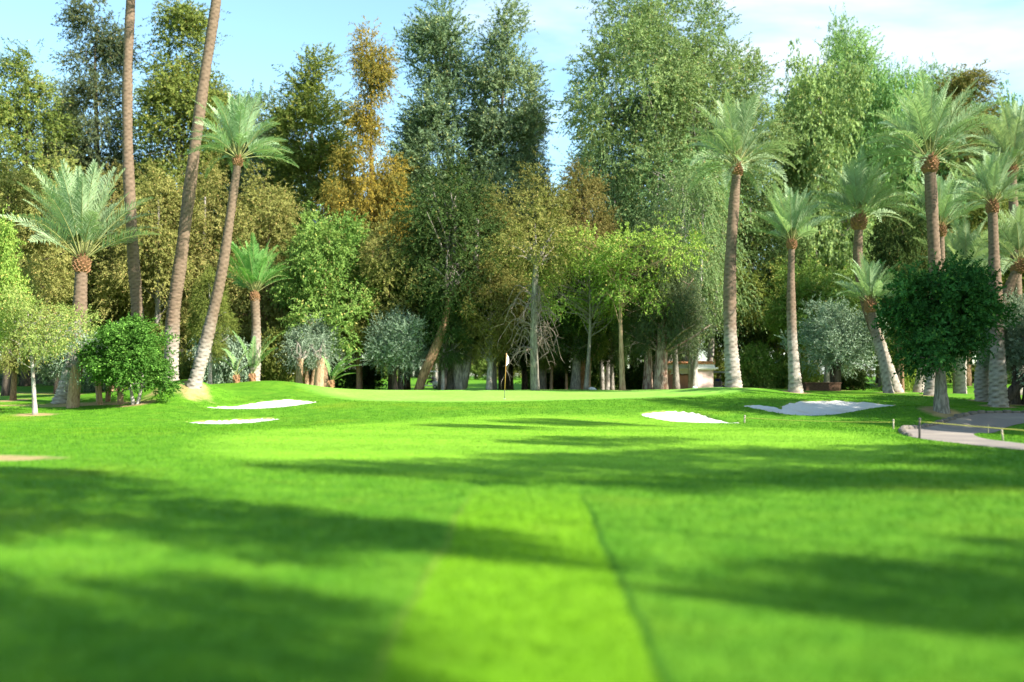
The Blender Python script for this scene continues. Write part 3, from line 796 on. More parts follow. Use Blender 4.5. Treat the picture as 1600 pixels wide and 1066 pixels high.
# ---- tall trees against the sky
A = 'tall trees rising above the wood'
for a in [
    ('pine_tree', 'pine tree', 'olive green pine at the far left with a ragged pointed top', 'tall0', 42, 80, 25, 190, 'olivey', 'dark'),
    ('pine_tree', 'pine tree', 'dark pine behind the tallest straight palm trunk, in separate bluish tiers', 'tall1', 152, 84, -45, 185, 'pine', 'dark'),
    ('pine_tree', 'pine tree', 'pale khaki pine between the two tall bare palm trunks', 'tall2', 282, 82, -25, 210, 'olivey', 'grey'),
    ('pine_tree', 'pine tree', 'low pale grey-green pine top behind the crown of the leaning palm', 'tall0', 412, 86, 100, 190, 'blue', 'grey'),
    ('silky_oak', 'tree', 'green and gold tree just to the left of the orange-gold one', 'slim1', 488, 80, 80, 165, 'olivey', 'grey'),
    ('silky_oak', 'tree', 'orange-gold tall tree, the yellowest in the wood', 'tall1', 578, 74, 10, 135, 'gold', 'brown'),
    ('cypress_tree', 'cypress', 'tall blue-green tree with a narrow tip, next to the orange-gold tree', 'slim0', 692, 80, 8, 165, 'blue', 'grey'),
    ('cypress_tree', 'cypress', 'tall rounded grey-green column left of the gap of sky', 'slim1', 788, 79, 5, 145, 'blue', 'dark'),
    ('cypress_tree', 'cypress', 'short dark cypress standing in the gap of sky beside the giant eucalyptus', 'slim0', 832, 88, 155, 70, 'pine', 'dark'),
    ('eucalyptus_tree', 'eucalyptus', 'giant spreading eucalyptus with a billowing crown, the broadest tree in the picture', 'giant', 1058, 80, -12, 452, 'euc', 'pale'),
    ('eucalyptus_tree', 'eucalyptus', 'fresh pale green tree on the sloping shoulder of the giant eucalyptus', 'leafy0', 1275, 84, 52, 215, 'mint', 'grey'),
    ('eucalyptus_tree', 'eucalyptus', 'broad mint green eucalyptus top stepping down to the right of the giant one', 'giant', 1320, 94, 58, 300, 'mint', 'pale'),
    ('eucalyptus_tree', 'eucalyptus', 'broad dull green eucalyptus top behind the biggest palm crown', 'giant', 1480, 98, 125, 300, 'euc', 'pale'),
    ('eucalyptus_tree', 'eucalyptus', 'light green round-headed tree behind the palm with the bushiest boot', 'leafy1', 1378, 88, 118, 170, 'mint', 'grey'),
    ('pine_tree', 'pine tree', 'brownish ragged tree top rising behind the biggest palm crown on the right', 'tall2', 1508, 86, 92, 190, 'brown', 'brown'),
    ('pine_tree', 'pine tree', 'grey-green tree filling the sky at the right edge behind the palms', 'leafy0', 1600, 84, 118, 180, 'euc', 'dark'),
    ('eucalyptus_tree', 'eucalyptus', 'slender green eucalyptus in front of the left flank of the giant one', 'weep0', 945, 74, 215, 120, 'euc', 'pale'),
    ('pine_tree', 'pine tree', 'pale olive pine peeping over the wood between the gold tree and the leaning palm', 'tall2', 350, 92, 120, 120, 'olivey', 'grey'),
    ('pine_tree', 'pine tree', 'dark green pine filling the gap between the far left pine and the bluish tiered one', 'tall1', 98, 92, 105, 130, 'pine', 'dark'),
    ('pine_tree', 'pine tree', 'dusky olive conifer between the orange-gold tree and the narrow-tipped blue-green one', 'tall0', 636, 90, 150, 120, 'pine', 'dark'),
]: tree(*a, group=A)

# ---- the middle wall of foliage
B = 'trees forming the wall of foliage'
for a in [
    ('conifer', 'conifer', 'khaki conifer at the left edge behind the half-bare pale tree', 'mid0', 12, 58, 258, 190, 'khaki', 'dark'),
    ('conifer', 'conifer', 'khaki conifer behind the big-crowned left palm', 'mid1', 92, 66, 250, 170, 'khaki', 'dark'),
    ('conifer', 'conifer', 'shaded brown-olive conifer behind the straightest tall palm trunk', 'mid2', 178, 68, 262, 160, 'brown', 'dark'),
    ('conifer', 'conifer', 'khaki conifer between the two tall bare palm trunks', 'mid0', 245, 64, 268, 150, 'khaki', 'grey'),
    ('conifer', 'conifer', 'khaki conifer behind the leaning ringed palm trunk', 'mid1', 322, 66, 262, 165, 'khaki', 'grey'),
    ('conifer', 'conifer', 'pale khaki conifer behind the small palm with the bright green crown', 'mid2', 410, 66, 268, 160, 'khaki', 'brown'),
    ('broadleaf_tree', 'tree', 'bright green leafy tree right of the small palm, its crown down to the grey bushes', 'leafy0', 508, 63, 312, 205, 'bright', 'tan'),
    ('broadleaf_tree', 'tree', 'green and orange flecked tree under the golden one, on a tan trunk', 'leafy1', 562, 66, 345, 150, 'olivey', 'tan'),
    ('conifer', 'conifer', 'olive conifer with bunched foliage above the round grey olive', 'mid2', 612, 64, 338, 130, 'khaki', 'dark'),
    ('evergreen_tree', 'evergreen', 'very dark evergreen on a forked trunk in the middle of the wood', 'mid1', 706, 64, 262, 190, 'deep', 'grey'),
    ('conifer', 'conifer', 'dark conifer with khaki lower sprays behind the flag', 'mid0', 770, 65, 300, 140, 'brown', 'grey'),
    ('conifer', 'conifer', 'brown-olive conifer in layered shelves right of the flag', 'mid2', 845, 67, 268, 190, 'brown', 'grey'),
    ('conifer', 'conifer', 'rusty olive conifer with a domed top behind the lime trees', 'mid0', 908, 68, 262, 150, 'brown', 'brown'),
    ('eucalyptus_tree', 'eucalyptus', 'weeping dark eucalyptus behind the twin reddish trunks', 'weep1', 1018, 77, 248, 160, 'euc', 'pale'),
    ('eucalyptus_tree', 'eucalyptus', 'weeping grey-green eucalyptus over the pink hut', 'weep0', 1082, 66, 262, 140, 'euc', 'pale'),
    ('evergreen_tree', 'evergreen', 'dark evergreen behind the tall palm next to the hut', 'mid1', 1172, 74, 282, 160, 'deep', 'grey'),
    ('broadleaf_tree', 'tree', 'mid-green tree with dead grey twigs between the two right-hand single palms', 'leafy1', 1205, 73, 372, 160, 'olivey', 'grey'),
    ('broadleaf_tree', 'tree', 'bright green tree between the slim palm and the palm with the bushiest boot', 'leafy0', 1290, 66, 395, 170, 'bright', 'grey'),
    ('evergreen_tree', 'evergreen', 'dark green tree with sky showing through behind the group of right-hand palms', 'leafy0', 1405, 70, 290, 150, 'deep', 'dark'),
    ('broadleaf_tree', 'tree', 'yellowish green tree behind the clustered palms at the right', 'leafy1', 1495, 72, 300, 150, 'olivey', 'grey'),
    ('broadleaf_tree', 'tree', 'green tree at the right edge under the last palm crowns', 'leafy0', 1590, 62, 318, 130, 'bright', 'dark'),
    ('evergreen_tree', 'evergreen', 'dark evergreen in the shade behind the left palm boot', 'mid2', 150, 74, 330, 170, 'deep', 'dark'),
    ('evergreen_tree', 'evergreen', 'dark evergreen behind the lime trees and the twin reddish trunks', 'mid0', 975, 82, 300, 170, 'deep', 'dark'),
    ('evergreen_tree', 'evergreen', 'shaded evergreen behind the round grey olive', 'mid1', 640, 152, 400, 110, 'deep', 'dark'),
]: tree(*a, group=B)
# ---- trees deep in the wood that close the gaps
C_ = 'shaded trees deep in the wood'
rr = random.Random(11)
k = 0
for d, px0, step in ((98, -60, 118), (118, -10, 128), (152, 420, 62)):
    px = px0
    while px < 1680:
        if d > 150 and px > 1100: break
        if d > 150 or (not (530 < px < 900 and d < 110) and not (500 < px < 1150 and d > 110)):
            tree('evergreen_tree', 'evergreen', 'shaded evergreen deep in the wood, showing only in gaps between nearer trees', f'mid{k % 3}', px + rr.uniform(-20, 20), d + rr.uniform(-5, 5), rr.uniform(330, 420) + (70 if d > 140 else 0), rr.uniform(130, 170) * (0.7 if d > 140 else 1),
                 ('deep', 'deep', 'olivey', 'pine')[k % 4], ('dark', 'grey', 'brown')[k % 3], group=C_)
        k += 1; px += step
# low growth closing the view between the trunks
D_ = 'undergrowth between the trunks'
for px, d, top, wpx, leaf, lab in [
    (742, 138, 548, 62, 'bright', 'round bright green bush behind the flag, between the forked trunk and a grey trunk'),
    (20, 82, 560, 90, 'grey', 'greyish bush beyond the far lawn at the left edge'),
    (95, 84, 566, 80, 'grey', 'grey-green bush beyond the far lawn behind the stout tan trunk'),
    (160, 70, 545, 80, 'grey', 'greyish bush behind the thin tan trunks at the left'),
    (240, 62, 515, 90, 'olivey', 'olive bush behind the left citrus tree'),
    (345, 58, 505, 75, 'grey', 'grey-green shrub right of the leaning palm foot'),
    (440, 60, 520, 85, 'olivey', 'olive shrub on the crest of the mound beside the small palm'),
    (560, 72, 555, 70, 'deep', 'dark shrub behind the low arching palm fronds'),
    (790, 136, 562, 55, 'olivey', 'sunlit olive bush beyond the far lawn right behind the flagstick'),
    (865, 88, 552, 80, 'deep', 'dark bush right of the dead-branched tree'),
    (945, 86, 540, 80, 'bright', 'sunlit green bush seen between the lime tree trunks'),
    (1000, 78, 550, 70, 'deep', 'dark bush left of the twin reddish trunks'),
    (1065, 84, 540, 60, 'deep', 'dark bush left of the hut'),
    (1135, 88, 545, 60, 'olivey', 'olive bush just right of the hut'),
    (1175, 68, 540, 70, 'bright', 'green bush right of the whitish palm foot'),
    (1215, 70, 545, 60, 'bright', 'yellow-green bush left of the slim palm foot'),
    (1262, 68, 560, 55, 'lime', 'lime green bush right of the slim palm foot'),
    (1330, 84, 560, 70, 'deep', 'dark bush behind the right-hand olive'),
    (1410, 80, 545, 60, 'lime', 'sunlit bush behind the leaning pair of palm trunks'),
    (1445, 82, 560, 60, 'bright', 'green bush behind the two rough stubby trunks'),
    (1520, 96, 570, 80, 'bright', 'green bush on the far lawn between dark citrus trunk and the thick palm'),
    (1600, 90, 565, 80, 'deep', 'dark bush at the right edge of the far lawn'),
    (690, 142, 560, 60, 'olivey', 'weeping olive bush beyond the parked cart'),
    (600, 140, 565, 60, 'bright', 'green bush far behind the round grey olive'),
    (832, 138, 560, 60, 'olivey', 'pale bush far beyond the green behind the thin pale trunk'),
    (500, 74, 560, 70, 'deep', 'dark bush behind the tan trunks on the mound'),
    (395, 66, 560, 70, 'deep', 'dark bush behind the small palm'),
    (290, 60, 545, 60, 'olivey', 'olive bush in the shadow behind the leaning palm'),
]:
    k += 1
    tree('bush', 'bush', lab, f'shrub{k % 2}', px, d, top, wpx, leaf, 'dark', group=D_)

# ---- nearer garden trees
tree('olive_tree', 'olive tree', 'round silvery grey olive tree alone behind the green', 'olive0', 622, 62, 484, 112, 'grey', 'dark')
tree('olive_tree', 'olive tree', 'small grey olive on the mound beside the low arching palm fronds', 'olive1', 484, 60, 500, 100, 'grey', 'tan')
tree('olive_tree', 'olive tree', 'half shaded grey olive between the slim palm and the leaning pair of palms', 'olive0', 1306, 54, 470, 135, 'grey', 'dark', rz=2.2)
tree('olive_tree', 'olive tree', 'dark shaded olive leaning out at the right edge', 'olive1', 1596, 44, 470, 150, 'grey', 'dark')
tree('olive_tree', 'olive tree', 'grey olive behind the half-bare pale tree at the left', 'olive1', 108, 52, 515, 110, 'grey', 'grey')
tree('olive_tree', 'olive tree', 'low grey olive behind the left citrus tree', 'olive0', 178, 54, 545, 70, 'grey', 'tan')
tree('citrus_tree', 'citrus tree', 'bright green sunlit citrus tree on a split white trunk, in front of two tall palms', 'citrus0', 212, 44.4, 497, 158, 'orange', 'pale')
tree('citrus_tree', 'citrus tree', 'dark dome-shaped citrus tree by the bend of the path', 'citrus1', 1472, 38.4, 434, 196, 'citrusd', 'grey', rz=0.7)
tree('deciduous_tree', 'tree', 'half-bare yellow-green tree with a whitewashed trunk nearest at the left', 'sparse0', 55, 40, 440, 150, 'young', 'pale', rz=1.0)
tree('deciduous_tree', 'tree', 'lime green tree with a bare tan trunk and twiggy skirt right of the centre', 'sparse1', 973, 57.5, 345, 185, 'lime', 'tan', rz=0.2)
tree('deciduous_tree', 'tree', 'lime green airy tree leaning left beside the twiggy lime one', 'sparse0', 915, 60, 368, 150, 'lime', 'grey', rz=3.0)
tree('deciduous_tree', 'tree', 'bright lime foliage hanging in at the extreme left edge above the pale tree', 'leafy0', -38, 41, 318, 150, 'lime', 'pale')

# ---- trunks: trees whose stems read clearly against the dark wood
E_ = 'stems along the edge of the wood'
for a in [
    ('pale thin grey stem between the leaning brown trunk and the forked one', 'mid0', 692, 62, 440, 85, 'deep', 'pale', 0.55),
    ('grey straight trunk left of the flagstick', 'mid2', 764, 62, 400, 110, 'brown', 'pale', 0.7),
    ('dark narrow trunk close behind the flag', 'mid1', 798, 72, 430, 90, 'deep', 'dark', 0.8),
    ('dark straight trunk right of the flag', 'mid0', 820, 70, 420, 100, 'deep', 'dark', 0.8),
    ('thin tan stem between the dead-branched tree and the stout grey-blue trunk', 'mid2', 861, 66, 450, 80, 'olivey', 'tan', 0.5),
    ('short orange-tan stem just left of the stout grey-blue trunk', 'mid0', 885, 66, 455, 60, 'deep', 'tan', 0.55),
    ('stout grey-blue trunk with a dark hollow', 'mid1', 899, 63, 380, 110, 'deep', 'grey', 1.1),
    ('tan trunk right beside the stout hollow one', 'mid2', 918, 63.5, 400, 90, 'olivey', 'tan', 0.8),
    ('grey stem leaning left in front of the sunlit bush', 'mid1', 957, 66, 430, 80, 'deep', 'grey', 0.7),
    ('left one of the twin reddish shredding trunks', 'mid0', 1012, 60, 400, 90, 'deep', 'red', 1.3),
    ('right one of the twin reddish trunks, paler and broader', 'mid2', 1032, 59, 330, 110, 'pine', 'red', 1.5),
    ('dark stem with a grey edge just left of the hut', 'mid1', 1057, 61, 390, 90, 'pine', 'grey', 0.9),
    ('brown trunk on the crest with the flecked green crown above', 'mid0', 560, 64, 430, 70, 'olivey', 'tan', 0.8),
    ('pale stem right behind the foot of the leaning palm', 'mid0', 328, 54, 420, 70, 'olivey', 'pale', 0.7),
    ('brown trunk at the left edge in the shade', 'mid1', 20, 50, 420, 100, 'khaki', 'brown', 0.7),
    ('white sunlit post-like stem far behind the leaning brown trunk', 'mid2', 681, 113, 470, 60, 'deep', 'pale', 0.9),
    ('dark stem behind the round dark citrus tree', 'mid0', 1410, 58, 420, 70, 'deep', 'brown', 0.7),
]:
    tree('forest_tree', 'tree', a[0], a[1], a[2], a[3], a[4], a[5], a[6], a[7], group=E_, trunk_fat=a[8] * 1.45)

# single stems drawn by hand (column, row, half width in photo pixels), at one distance
def stem(name, cat, label, pts, d, bark, group=None, top_twigs=0, seed=0, extra=None):
    W = [at(p[0], p[1], d) for p in pts]
    b = W[0]; b.z = g1(b.x, b.y)
    e = empty(name, b)
    L_ = [p - b for p in W]; L_[0].z = -0.2
    P = spline([tuple(p) for p in L_], 14)
    rad = np.interp(np.linspace(0, len(pts) - 1, 14), range(len(pts)), [p[2] / FPX * d for p in pts])
    mb = MB(); mb.tube(P, list(rad), 12, 0, True, 0.05, seed)
    o = mb.build('trunk', BARK[bark], e, True)
    if extra: extra(e, P, rad)
    tag(e, label, cat, group)
    return e
def tuft(leaf, n, spread, cr, ll, lw, rise=0.3, seed=1, droop=0.4):
    def f(e, P, rad):
        r = np.random.default_rng(seed)
        u = unit(r.normal(0, 1, (n, 3)))
        c = P[-1] + u * spread * r.uniform(0.4, 1, (n, 1)) + np.array([0, 0, rise])
        V, T = leaves(seed, c, u, cr, 14, cr * 1.1, 12, ll, lw, 0.1, droop)
        link('crown', crown_mesh('crown', V, T), e, LEAF[leaf])
        mb = MB()
        for i in range(min(n, 14)):
            mb.tube(spline([P[-2], (P[-1] + c[i]) / 2 + r.normal(0, .15, 3), c[i]], 5), list(np.linspace(rad[-1] * 0.6, 0.015, 5)), 6)
        mb.build('branches', BARK['grey'], e, True)
    return f
stem('forked_tree', 'tree', 'dark forked grey trunk rising in a V behind the green', [(720, 609, 9.5), (713, 560, 7.5), (706, 480, 6), (702, 400, 5)], 62.5, 'grey', seed=4,
     extra=lambda e, P, rad: (MB.tube(_m := MB(), spline([(0.1, 0, 0.2), (at(733, 545, 62.5) - e.location)[:], (at(741, 470, 62.5) - e.location)[:], (at(745, 340, 62.5) - e.location)[:]], 12), list(np.linspace(0.32, 0.14, 12)), 12, 0, True, 0.05, 5), _m.build('fork', BARK['grey'], e, True), tuft('deep', 60, 3.6, 0.8, 0.17, 0.08, 1.2, 9)(e, P, rad)))
stem('leaning_tree', 'tree', 'brown trunk leaning right beside the round grey olive, over the parked cart', [(652, 608, 7), (664, 580, 7.5), (680, 545, 8), (694, 505, 6), (705, 450, 4)], 61, 'brown', seed=6, extra=tuft('deep', 26, 2.0, 0.8, 0.17, 0.08, 0.6, 10))
def dead(e, P, rad):
    r = np.random.default_rng(5); mb = MB(); d = 60.0
    for i in range(44):
        k = int(r.integers(5, 11)); a = P[k]
        ang = r.uniform(0, 2 * np.pi); ln = r.uniform(0.5, 1.9)
        q = a + np.array([math.cos(ang) * ln * 1.0, math.sin(ang) * ln * 0.8, r.uniform(-1.7, 0.1)])
        if i % 3 == 0: q[0] = a[0] - abs(q[0] - a[0]) - 0.3
        midp = (a * 0.45 + q * 0.55) + np.array([0, 0, r.uniform(0.25, 0.9)]) + r.normal(0, 0.12, 3)
        S_ = spline([a, midp, q], 8); mb.tube(S_, list(np.linspace(0.038, 0.011, 8)), 5, 0, True, 0.1, i)
        for j in range(6):
            b0 = S_[2 + j % 6]; q2 = b0 + r.normal(0, 0.34, 3) + np.array([0, 0, -0.38])
            mb.tube(spline([b0, (b0 + q2) / 2 + r.normal(0, .1, 3), q2], 5), list(np.linspace(0.017, 0.006, 5)), 4)
    mb.build('dead_branches', BARK['twig'], e, True)
    tuft('brown', 44, 2.4, 0.8, 0.16, 0.08, 0.9, 12)(e, P, rad)
stem('dead_branched_tree', 'tree', 'grey trunk with a tangle of dead drooping branches right of the flag', [(836, 608, 8), (835, 570, 6.5), (834, 520, 6), (836, 450, 5), (838, 400, 4)], 57.5, 'grey', seed=8, extra=dead)
stem('thin_stem', 'trunk', 'tan stem on the mound under the grey olive, left of two', [(467, 601, 6), (468, 585, 5.5), (469, 560, 5)], 58, 'tan', seed=21, extra=tuft('grey', 10, 0.8, 0.5, 0.10, 0.035, 0.5, 22))
stem('thin_stem', 'trunk', 'stouter tan stem on the mound beside the low palm fronds', [(497, 604, 8), (499, 585, 7.5), (501, 560, 7)], 57, 'tan', seed=23, extra=tuft('grey', 10, 0.8, 0.5, 0.10, 0.035, 0.5, 24))
stem('white_stemmed_tree', 'eucalyptus', 'tall bare white slanting stem right of the hut roof', [(1108, 604, 5), (1111, 540, 5), (1118, 460, 4.5), (1126, 380, 4)], 72, 'pale', seed=9, extra=tuft('euc', 26, 2.6, 0.9, 0.2, 0.08, 1.0, 14, 0.8))
stem('white_stemmed_tree', 'eucalyptus', 'tall grey-white stem curving up behind the lime tree into the giant crown', [(1046, 606, 10), (1050, 500, 8), (1058, 400, 6), (1068, 310, 5)], 70, 'pale', seed=10, extra=tuft('euc', 40, 3.4, 0.9, 0.22, 0.08, 1.0, 15, 0.8))
stem('cut_trunk', 'trunk', 'stout smooth tan trunk under the half-bare tree at the left', [(113, 637, 10), (117, 600, 9), (121, 570, 8.5)], 45, 'tan', seed=11, extra=tuft('grey', 22, 1.0, 0.5, 0.10, 0.035, 0.5, 16))
stem('thin_stem', 'trunk', 'thin tan stem left of the citrus tree, leaning a little left', [(156, 634, 5), (153, 600, 4.5), (150, 570, 4)], 46, 'tan', 'thin stems behind the left citrus tree', seed=12, extra=tuft('grey', 12, 0.8, 0.45, 0.10, 0.035, 0.4, 17))
stem('thin_stem', 'trunk', 'reddish thin stem in the middle of the row behind the left citrus tree', [(168, 633, 4), (170, 600, 4), (172, 565, 3.5)], 47, 'brown', 'thin stems behind the left citrus tree', seed=13, extra=tuft('grey', 12, 0.8, 0.45, 0.10, 0.035, 0.4, 18))
stem('thin_stem', 'trunk', 'straight pale-tan stem nearest the split trunk of the citrus tree', [(188, 634, 5), (188, 605, 4.8), (189, 580, 4.5)], 45.5, 'tan', 'thin stems behind the left citrus tree', seed=14, extra=tuft('grey', 12, 0.8, 0.45, 0.10, 0.035, 0.4, 19))
stem('leaning_tree', 'tree', 'dark bough leaning out to the right edge from the thick palm foot', [(1562, 636, 9), (1580, 614, 8), (1600, 592, 7), (1625, 560, 6)], 43.5, 'dark', seed=15, extra=tuft('grey', 40, 1.9, 0.5, 0.11, 0.04, 0.4, 20))

# ------------------------------------------------------------------ date palms
def frond_crown(seed, nf, e_hi, e_lo, bend, pairs=60, lean=(0, 0)):
    """unit-length fronds: leaflets as thin blades on arching stalks"""
    r = np.random.default_rng(seed); Vs, Ts = [], []; mb = MB()
    for i in range(nf):
        s = (i + 0.5) / nf
        el = R(e_hi + (e_lo - e_hi) * s ** 1.35) + r.normal(0, 0.07)
        az = i * 2.39996 + r.normal(0, 0.15)
        Lf = r.uniform(0.85, 1.08) * (1.0 if s > 0.2 else 0.8)
        bd = bend * r.uniform(0.7, 1.25) * (0.55 + 0.6 * math.cos(el))
        n = 22; p = np.zeros(3); P = []; D = []
        for k in range(n):
            a = el - bd * (k / (n - 1)) ** 1.6
            dv = np.array([math.cos(a) * math.cos(az), math.cos(a) * math.sin(az), math.sin(a)]) + np.array([lean[0], lean[1], 0]) * 0.3
            dv /= np.linalg.norm(dv); D.append(dv); P.append(p.copy()); p = p + dv * Lf / (n - 1)
        P = np.array(P) + np.array([math.cos(az), math.sin(az), 0]) * 0.02; D = np.array(D)
        mb.tube(P[::3], list(np.linspace(0.0068, 0.0016, len(P[::3]))), 5, 0, False)
        t = np.linspace(0.26, 0.995, pairs) + r.uniform(-0.006, 0.006, pairs)
        k = np.clip(t * (n - 1), 0, n - 1.001); k0 = k.astype(int); fr = (k - k0)[:, None]
        pos = P[k0] * (1 - fr) + P[np.minimum(k0 + 1, n - 1)] * fr; d = D[k0]
        sidev = unit(np.cross(d, np.array([0, 0, 1.0]) + d * 1e-3)); upv = unit(np.cross(sidev, d))
        twist = r.normal(0, 0.35)
        sidev, upv = sidev * math.cos(twist) + upv * math.sin(twist), upv * math.cos(twist) - sidev * math.sin(twist)
        ln = 0.165 * np.sin(np.clip(t * 1.02, 0, 1) ** 0.75 * np.pi * 0.93 + 0.12) + 0.02
        for sg in (-1, 1):
            ld = unit(d * 0.75 + sidev * sg * 0.72 + upv * 0.30 + r.normal(0, 0.10, (pairs, 3)))
            ld2 = unit(ld + np.array([0, 0, -0.28])); wd = np.cross(ld, upv); wd = unit(wd) * 0.0044
            l = (ln * r.uniform(0.85, 1.12, pairs))[:, None]
            a = pos - wd * 0.5; b = pos + wd * 0.5; m1 = pos + ld * l * 0.55; c1 = m1 + wd; d1 = m1 - wd
            tip = m1 + ld2 * l * 0.45
            Vs.append(np.stack([a, b, c1, d1], 1).reshape(-1, 3)); Vs.append(np.stack([d1, c1, tip + wd * 0.15, tip - wd * 0.15], 1).reshape(-1, 3))
            tn = np.clip(0.35 + 0.35 * r.random() + r.uniform(-0.15, 0.3, pairs), 0, 1); tn = np.repeat(tn, 4); Ts += [tn, tn]
    me = quads_mesh('crown', np.vstack(Vs), np.concatenate(Ts)); me.materials.append(LEAF['frond'])
    st = mb.mesh('stalks', [M_STALK], True)
    return me, st
FR = [frond_crown(1, 50, 89, 24, 0.62), frond_crown(2, 58, 88, 0, 0.85), frond_crown(3, 46, 88, 18, 0.75), frond_crown(4, 54, 89, 8, 0.78), frond_crown(5, 50, 88, -6, 0.9), frond_crown(6, 44, 88, 26, 0.7)]

def palm_trunk(pts, d, r_bot, r_top, rows_per_m=15, amp=0.14, rough=1.0, seed=0, origin=None):
    """knobbly tube with the spiral lattice of cut leaf scars; pts in local metres"""
    L_ = sum(np.linalg.norm(np.array(pts[i + 1]) - np.array(pts[i])) for i in range(len(pts) - 1))
    n = int(min(420, max(30, L_ * rows_per_m))); nth = 24
    P = spline(pts, n); r = np.random.default_rng(seed)
    T = unit(np.gradient(P, axis=0)); X = unit(np.cross(np.tile([0, 1.0, 0], (n, 1)), T)); Yv = np.cross(T, X)
    s = np.linspace(0, 1, n); th = np.linspace(0, 2 * np.pi, nth, endpoint=False)
    base = r_bot + (r_top - r_bot) * s; base = base * (1 + 0.35 * np.exp(-s * L_ / 0.35)) * (1 + 0.05 * np.sin(s * L_ * 1.7 + seed))
    h = (s * L_)[:, None]; TH = th[None, :]
    u = 4 * TH / (2 * np.pi) + h * 4.2; v = 4 * TH / (2 * np.pi) - h * 4.2
    cell = np.abs(((u % 1) - 0.5)) + np.abs(((v % 1) - 0.5))
    saw = 1 - cell                                       # bulge in the middle of every diamond
    up = ((h * 4.2 * 2) % 1.0)                           # each scar juts out at its upper lip
    rough_s = (0.6 + 0.9 * rough * np.exp(-s * 2.5))[:, None]
    disp = amp * (saw * 0.9 + 0.8 * up - 0.55) * rough_s + r.normal(0, 0.022, (n, nth)) * rough_s
    RR = base[:, None] * (1 + disp)
    V = P[:, None, :] + X[:, None, :] * (RR * np.cos(TH))[..., None] + Yv[:, None, :] * (RR * np.sin(TH))[..., None]
    ii = np.arange(n * nth).reshape(n, nth); jj = np.roll(ii, -1, 1)
    Q = np.stack([ii[:-1].ravel(), jj[:-1].ravel(), jj[1:].ravel(), ii[1:].ravel()], 1)
    gro = np.clip(1.15 - saw * 1.1 - 0.55 * up, 0, 1)
    me = quads_mesh('trunk', V.reshape(-1, 3), smooth=True, Q=Q, attrs={'along': np.repeat(s * L_ / 9.0, nth), 'groove': gro.ravel()})
    me.materials.append(BARK['palm'])
    return me, P

def boot_mesh(seed, rad, h, n=90):
    """swollen head of cut leaf bases, most of them pointing up and out"""
    mb = MB(); r = random.Random(seed)
    prof = [(0.0, 0.72), (0.2, 1.0), (0.5, 1.12), (0.8, 0.8), (1.0, 0.35)]
    mb.tube([(0, 0, z * h) for z, _ in prof], [q * rad * 0.9 for _, q in prof], 14)
    for i in range(n):
        s = (i + 0.5) / n; a = i * 2.39996
        q = float(np.interp(s, [p[0] for p in prof], [p[1] for p in prof])) * rad * 0.9
        c = Vector((math.cos(a) * q, math.sin(a) * q, s * h))
        outv = Vector((math.cos(a), math.sin(a), 0.7 + 1.6 * s)).normalized()
        w_ = rad * 0.22 * r.uniform(0.8, 1.2); l = rad * r.uniform(0.3, 0.6)
        side = Vector((-math.sin(a), math.cos(a), 0)); nn = outv.cross(side)
        b = [c - side * w_ - outv * 0.05, c + side * w_ - outv * 0.05, c + side * w_ + nn * w_ * 0.8 - outv * 0.05, c - side * w_ + nn * w_ * 0.8 - outv * 0.05]
        tpp = [p + outv * (l + 0.05) + (c - p) * 0.35 for p in b]
        mb.add(b + tpp, [(0, 1, 5, 4), (1, 2, 6, 5), (2, 3, 7, 6), (3, 0, 4, 7), (4, 5, 6, 7)])
    return mb.mesh('leaf_bases', [M_BOOT])

def palm(label, pts, d, w0, w1, frond_px, fr=0, leaf='frond', boot=1.0, rz=0.0, dtop=None, seed=0, rough=1.0, amp=0.14, tilt=None, zs=1.0):
    """pts: photo (column,row) along the trunk from foot to crown, at distance d; widths and frond length in photo pixels"""
    n = len(pts)
    W = [at(p[0], p[1], d + ((dtop or d) - d) * i / max(1, n - 1)) for i, p in enumerate(pts)]
    b = W[0].copy(); b.z = g1(b.x, b.y)
    e = empty('date_palm', b); BASES.append((b.x, b.y, 0.8))
    L_ = [tuple(p - b) for p in W]; L_[0] = (L_[0][0], L_[0][1], -0.25)
    me, P = palm_trunk(L_, d, w0 / 2 / FPX * d, w1 / 2 / FPX * d, seed=seed, rough=rough, amp=amp)
    link('trunk', me, e)
    rt = w1 / 2 / FPX * d
    top = Vector(P[-1]); ax = Vector(P[-1] - P[-8]).normalized()
    q = Vector((0, 0, 1)).rotation_difference(ax)
    bm_ = boot_mesh(seed, rt * 1.28 * boot, rt * 3.4 * boot)
    o = link('leaf_bases', bm_, e); o.location = top - ax * rt * 1.2; o.rotation_euler = q.to_euler()
    cme, st = FR[fr]
    sc = 0.82 * frond_px / FPX * d; zs = 1.25
    for nm, mm, mat in (('crown', cme, LEAF[leaf]), ('stalks', st, M_STALK)):
        o = link(nm, mm, e, mat); o.location = top + ax * rt * 1.2; o.scale = (sc, sc, sc * zs)
        o.rotation_euler = (0, 0, rz) if tilt is None else (tilt[0], tilt[1], rz)
    tag(e, label, 'palm tree', 'date palms round the green')
    return e
palm('date palm with a huge upright crown on a short rough white-based trunk at the left', [(97, 628), (108, 592), (121, 535), (125, 470), (127, 418)], 47.5, 26, 18, 160, 0, seed=1, amp=0.18)
palm('tallest straight bare palm trunk at the left, its crown out of the picture', [(214, 600), (215, 505), (208, 400), (200, 250), (199, 120), (204, 0), (206, -95)], 51, 19, 12, 130, 1, seed=2)
palm('bare palm trunk leaning right with its crown out of the picture', [(267, 596), (270, 500), (283, 400), (300, 265), (318, 130), (338, 0), (348, -85)], 50, 21, 13, 130, 1, seed=3)
palm('palm leaning right on an orange-ringed trunk from the bare patch on the mound', [(301, 603), (324, 525), (345, 432), (360, 335), (371, 255)], 47, 20, 11, 112, 3, rz=1.0, seed=4, amp=0.16, boot=0.95)
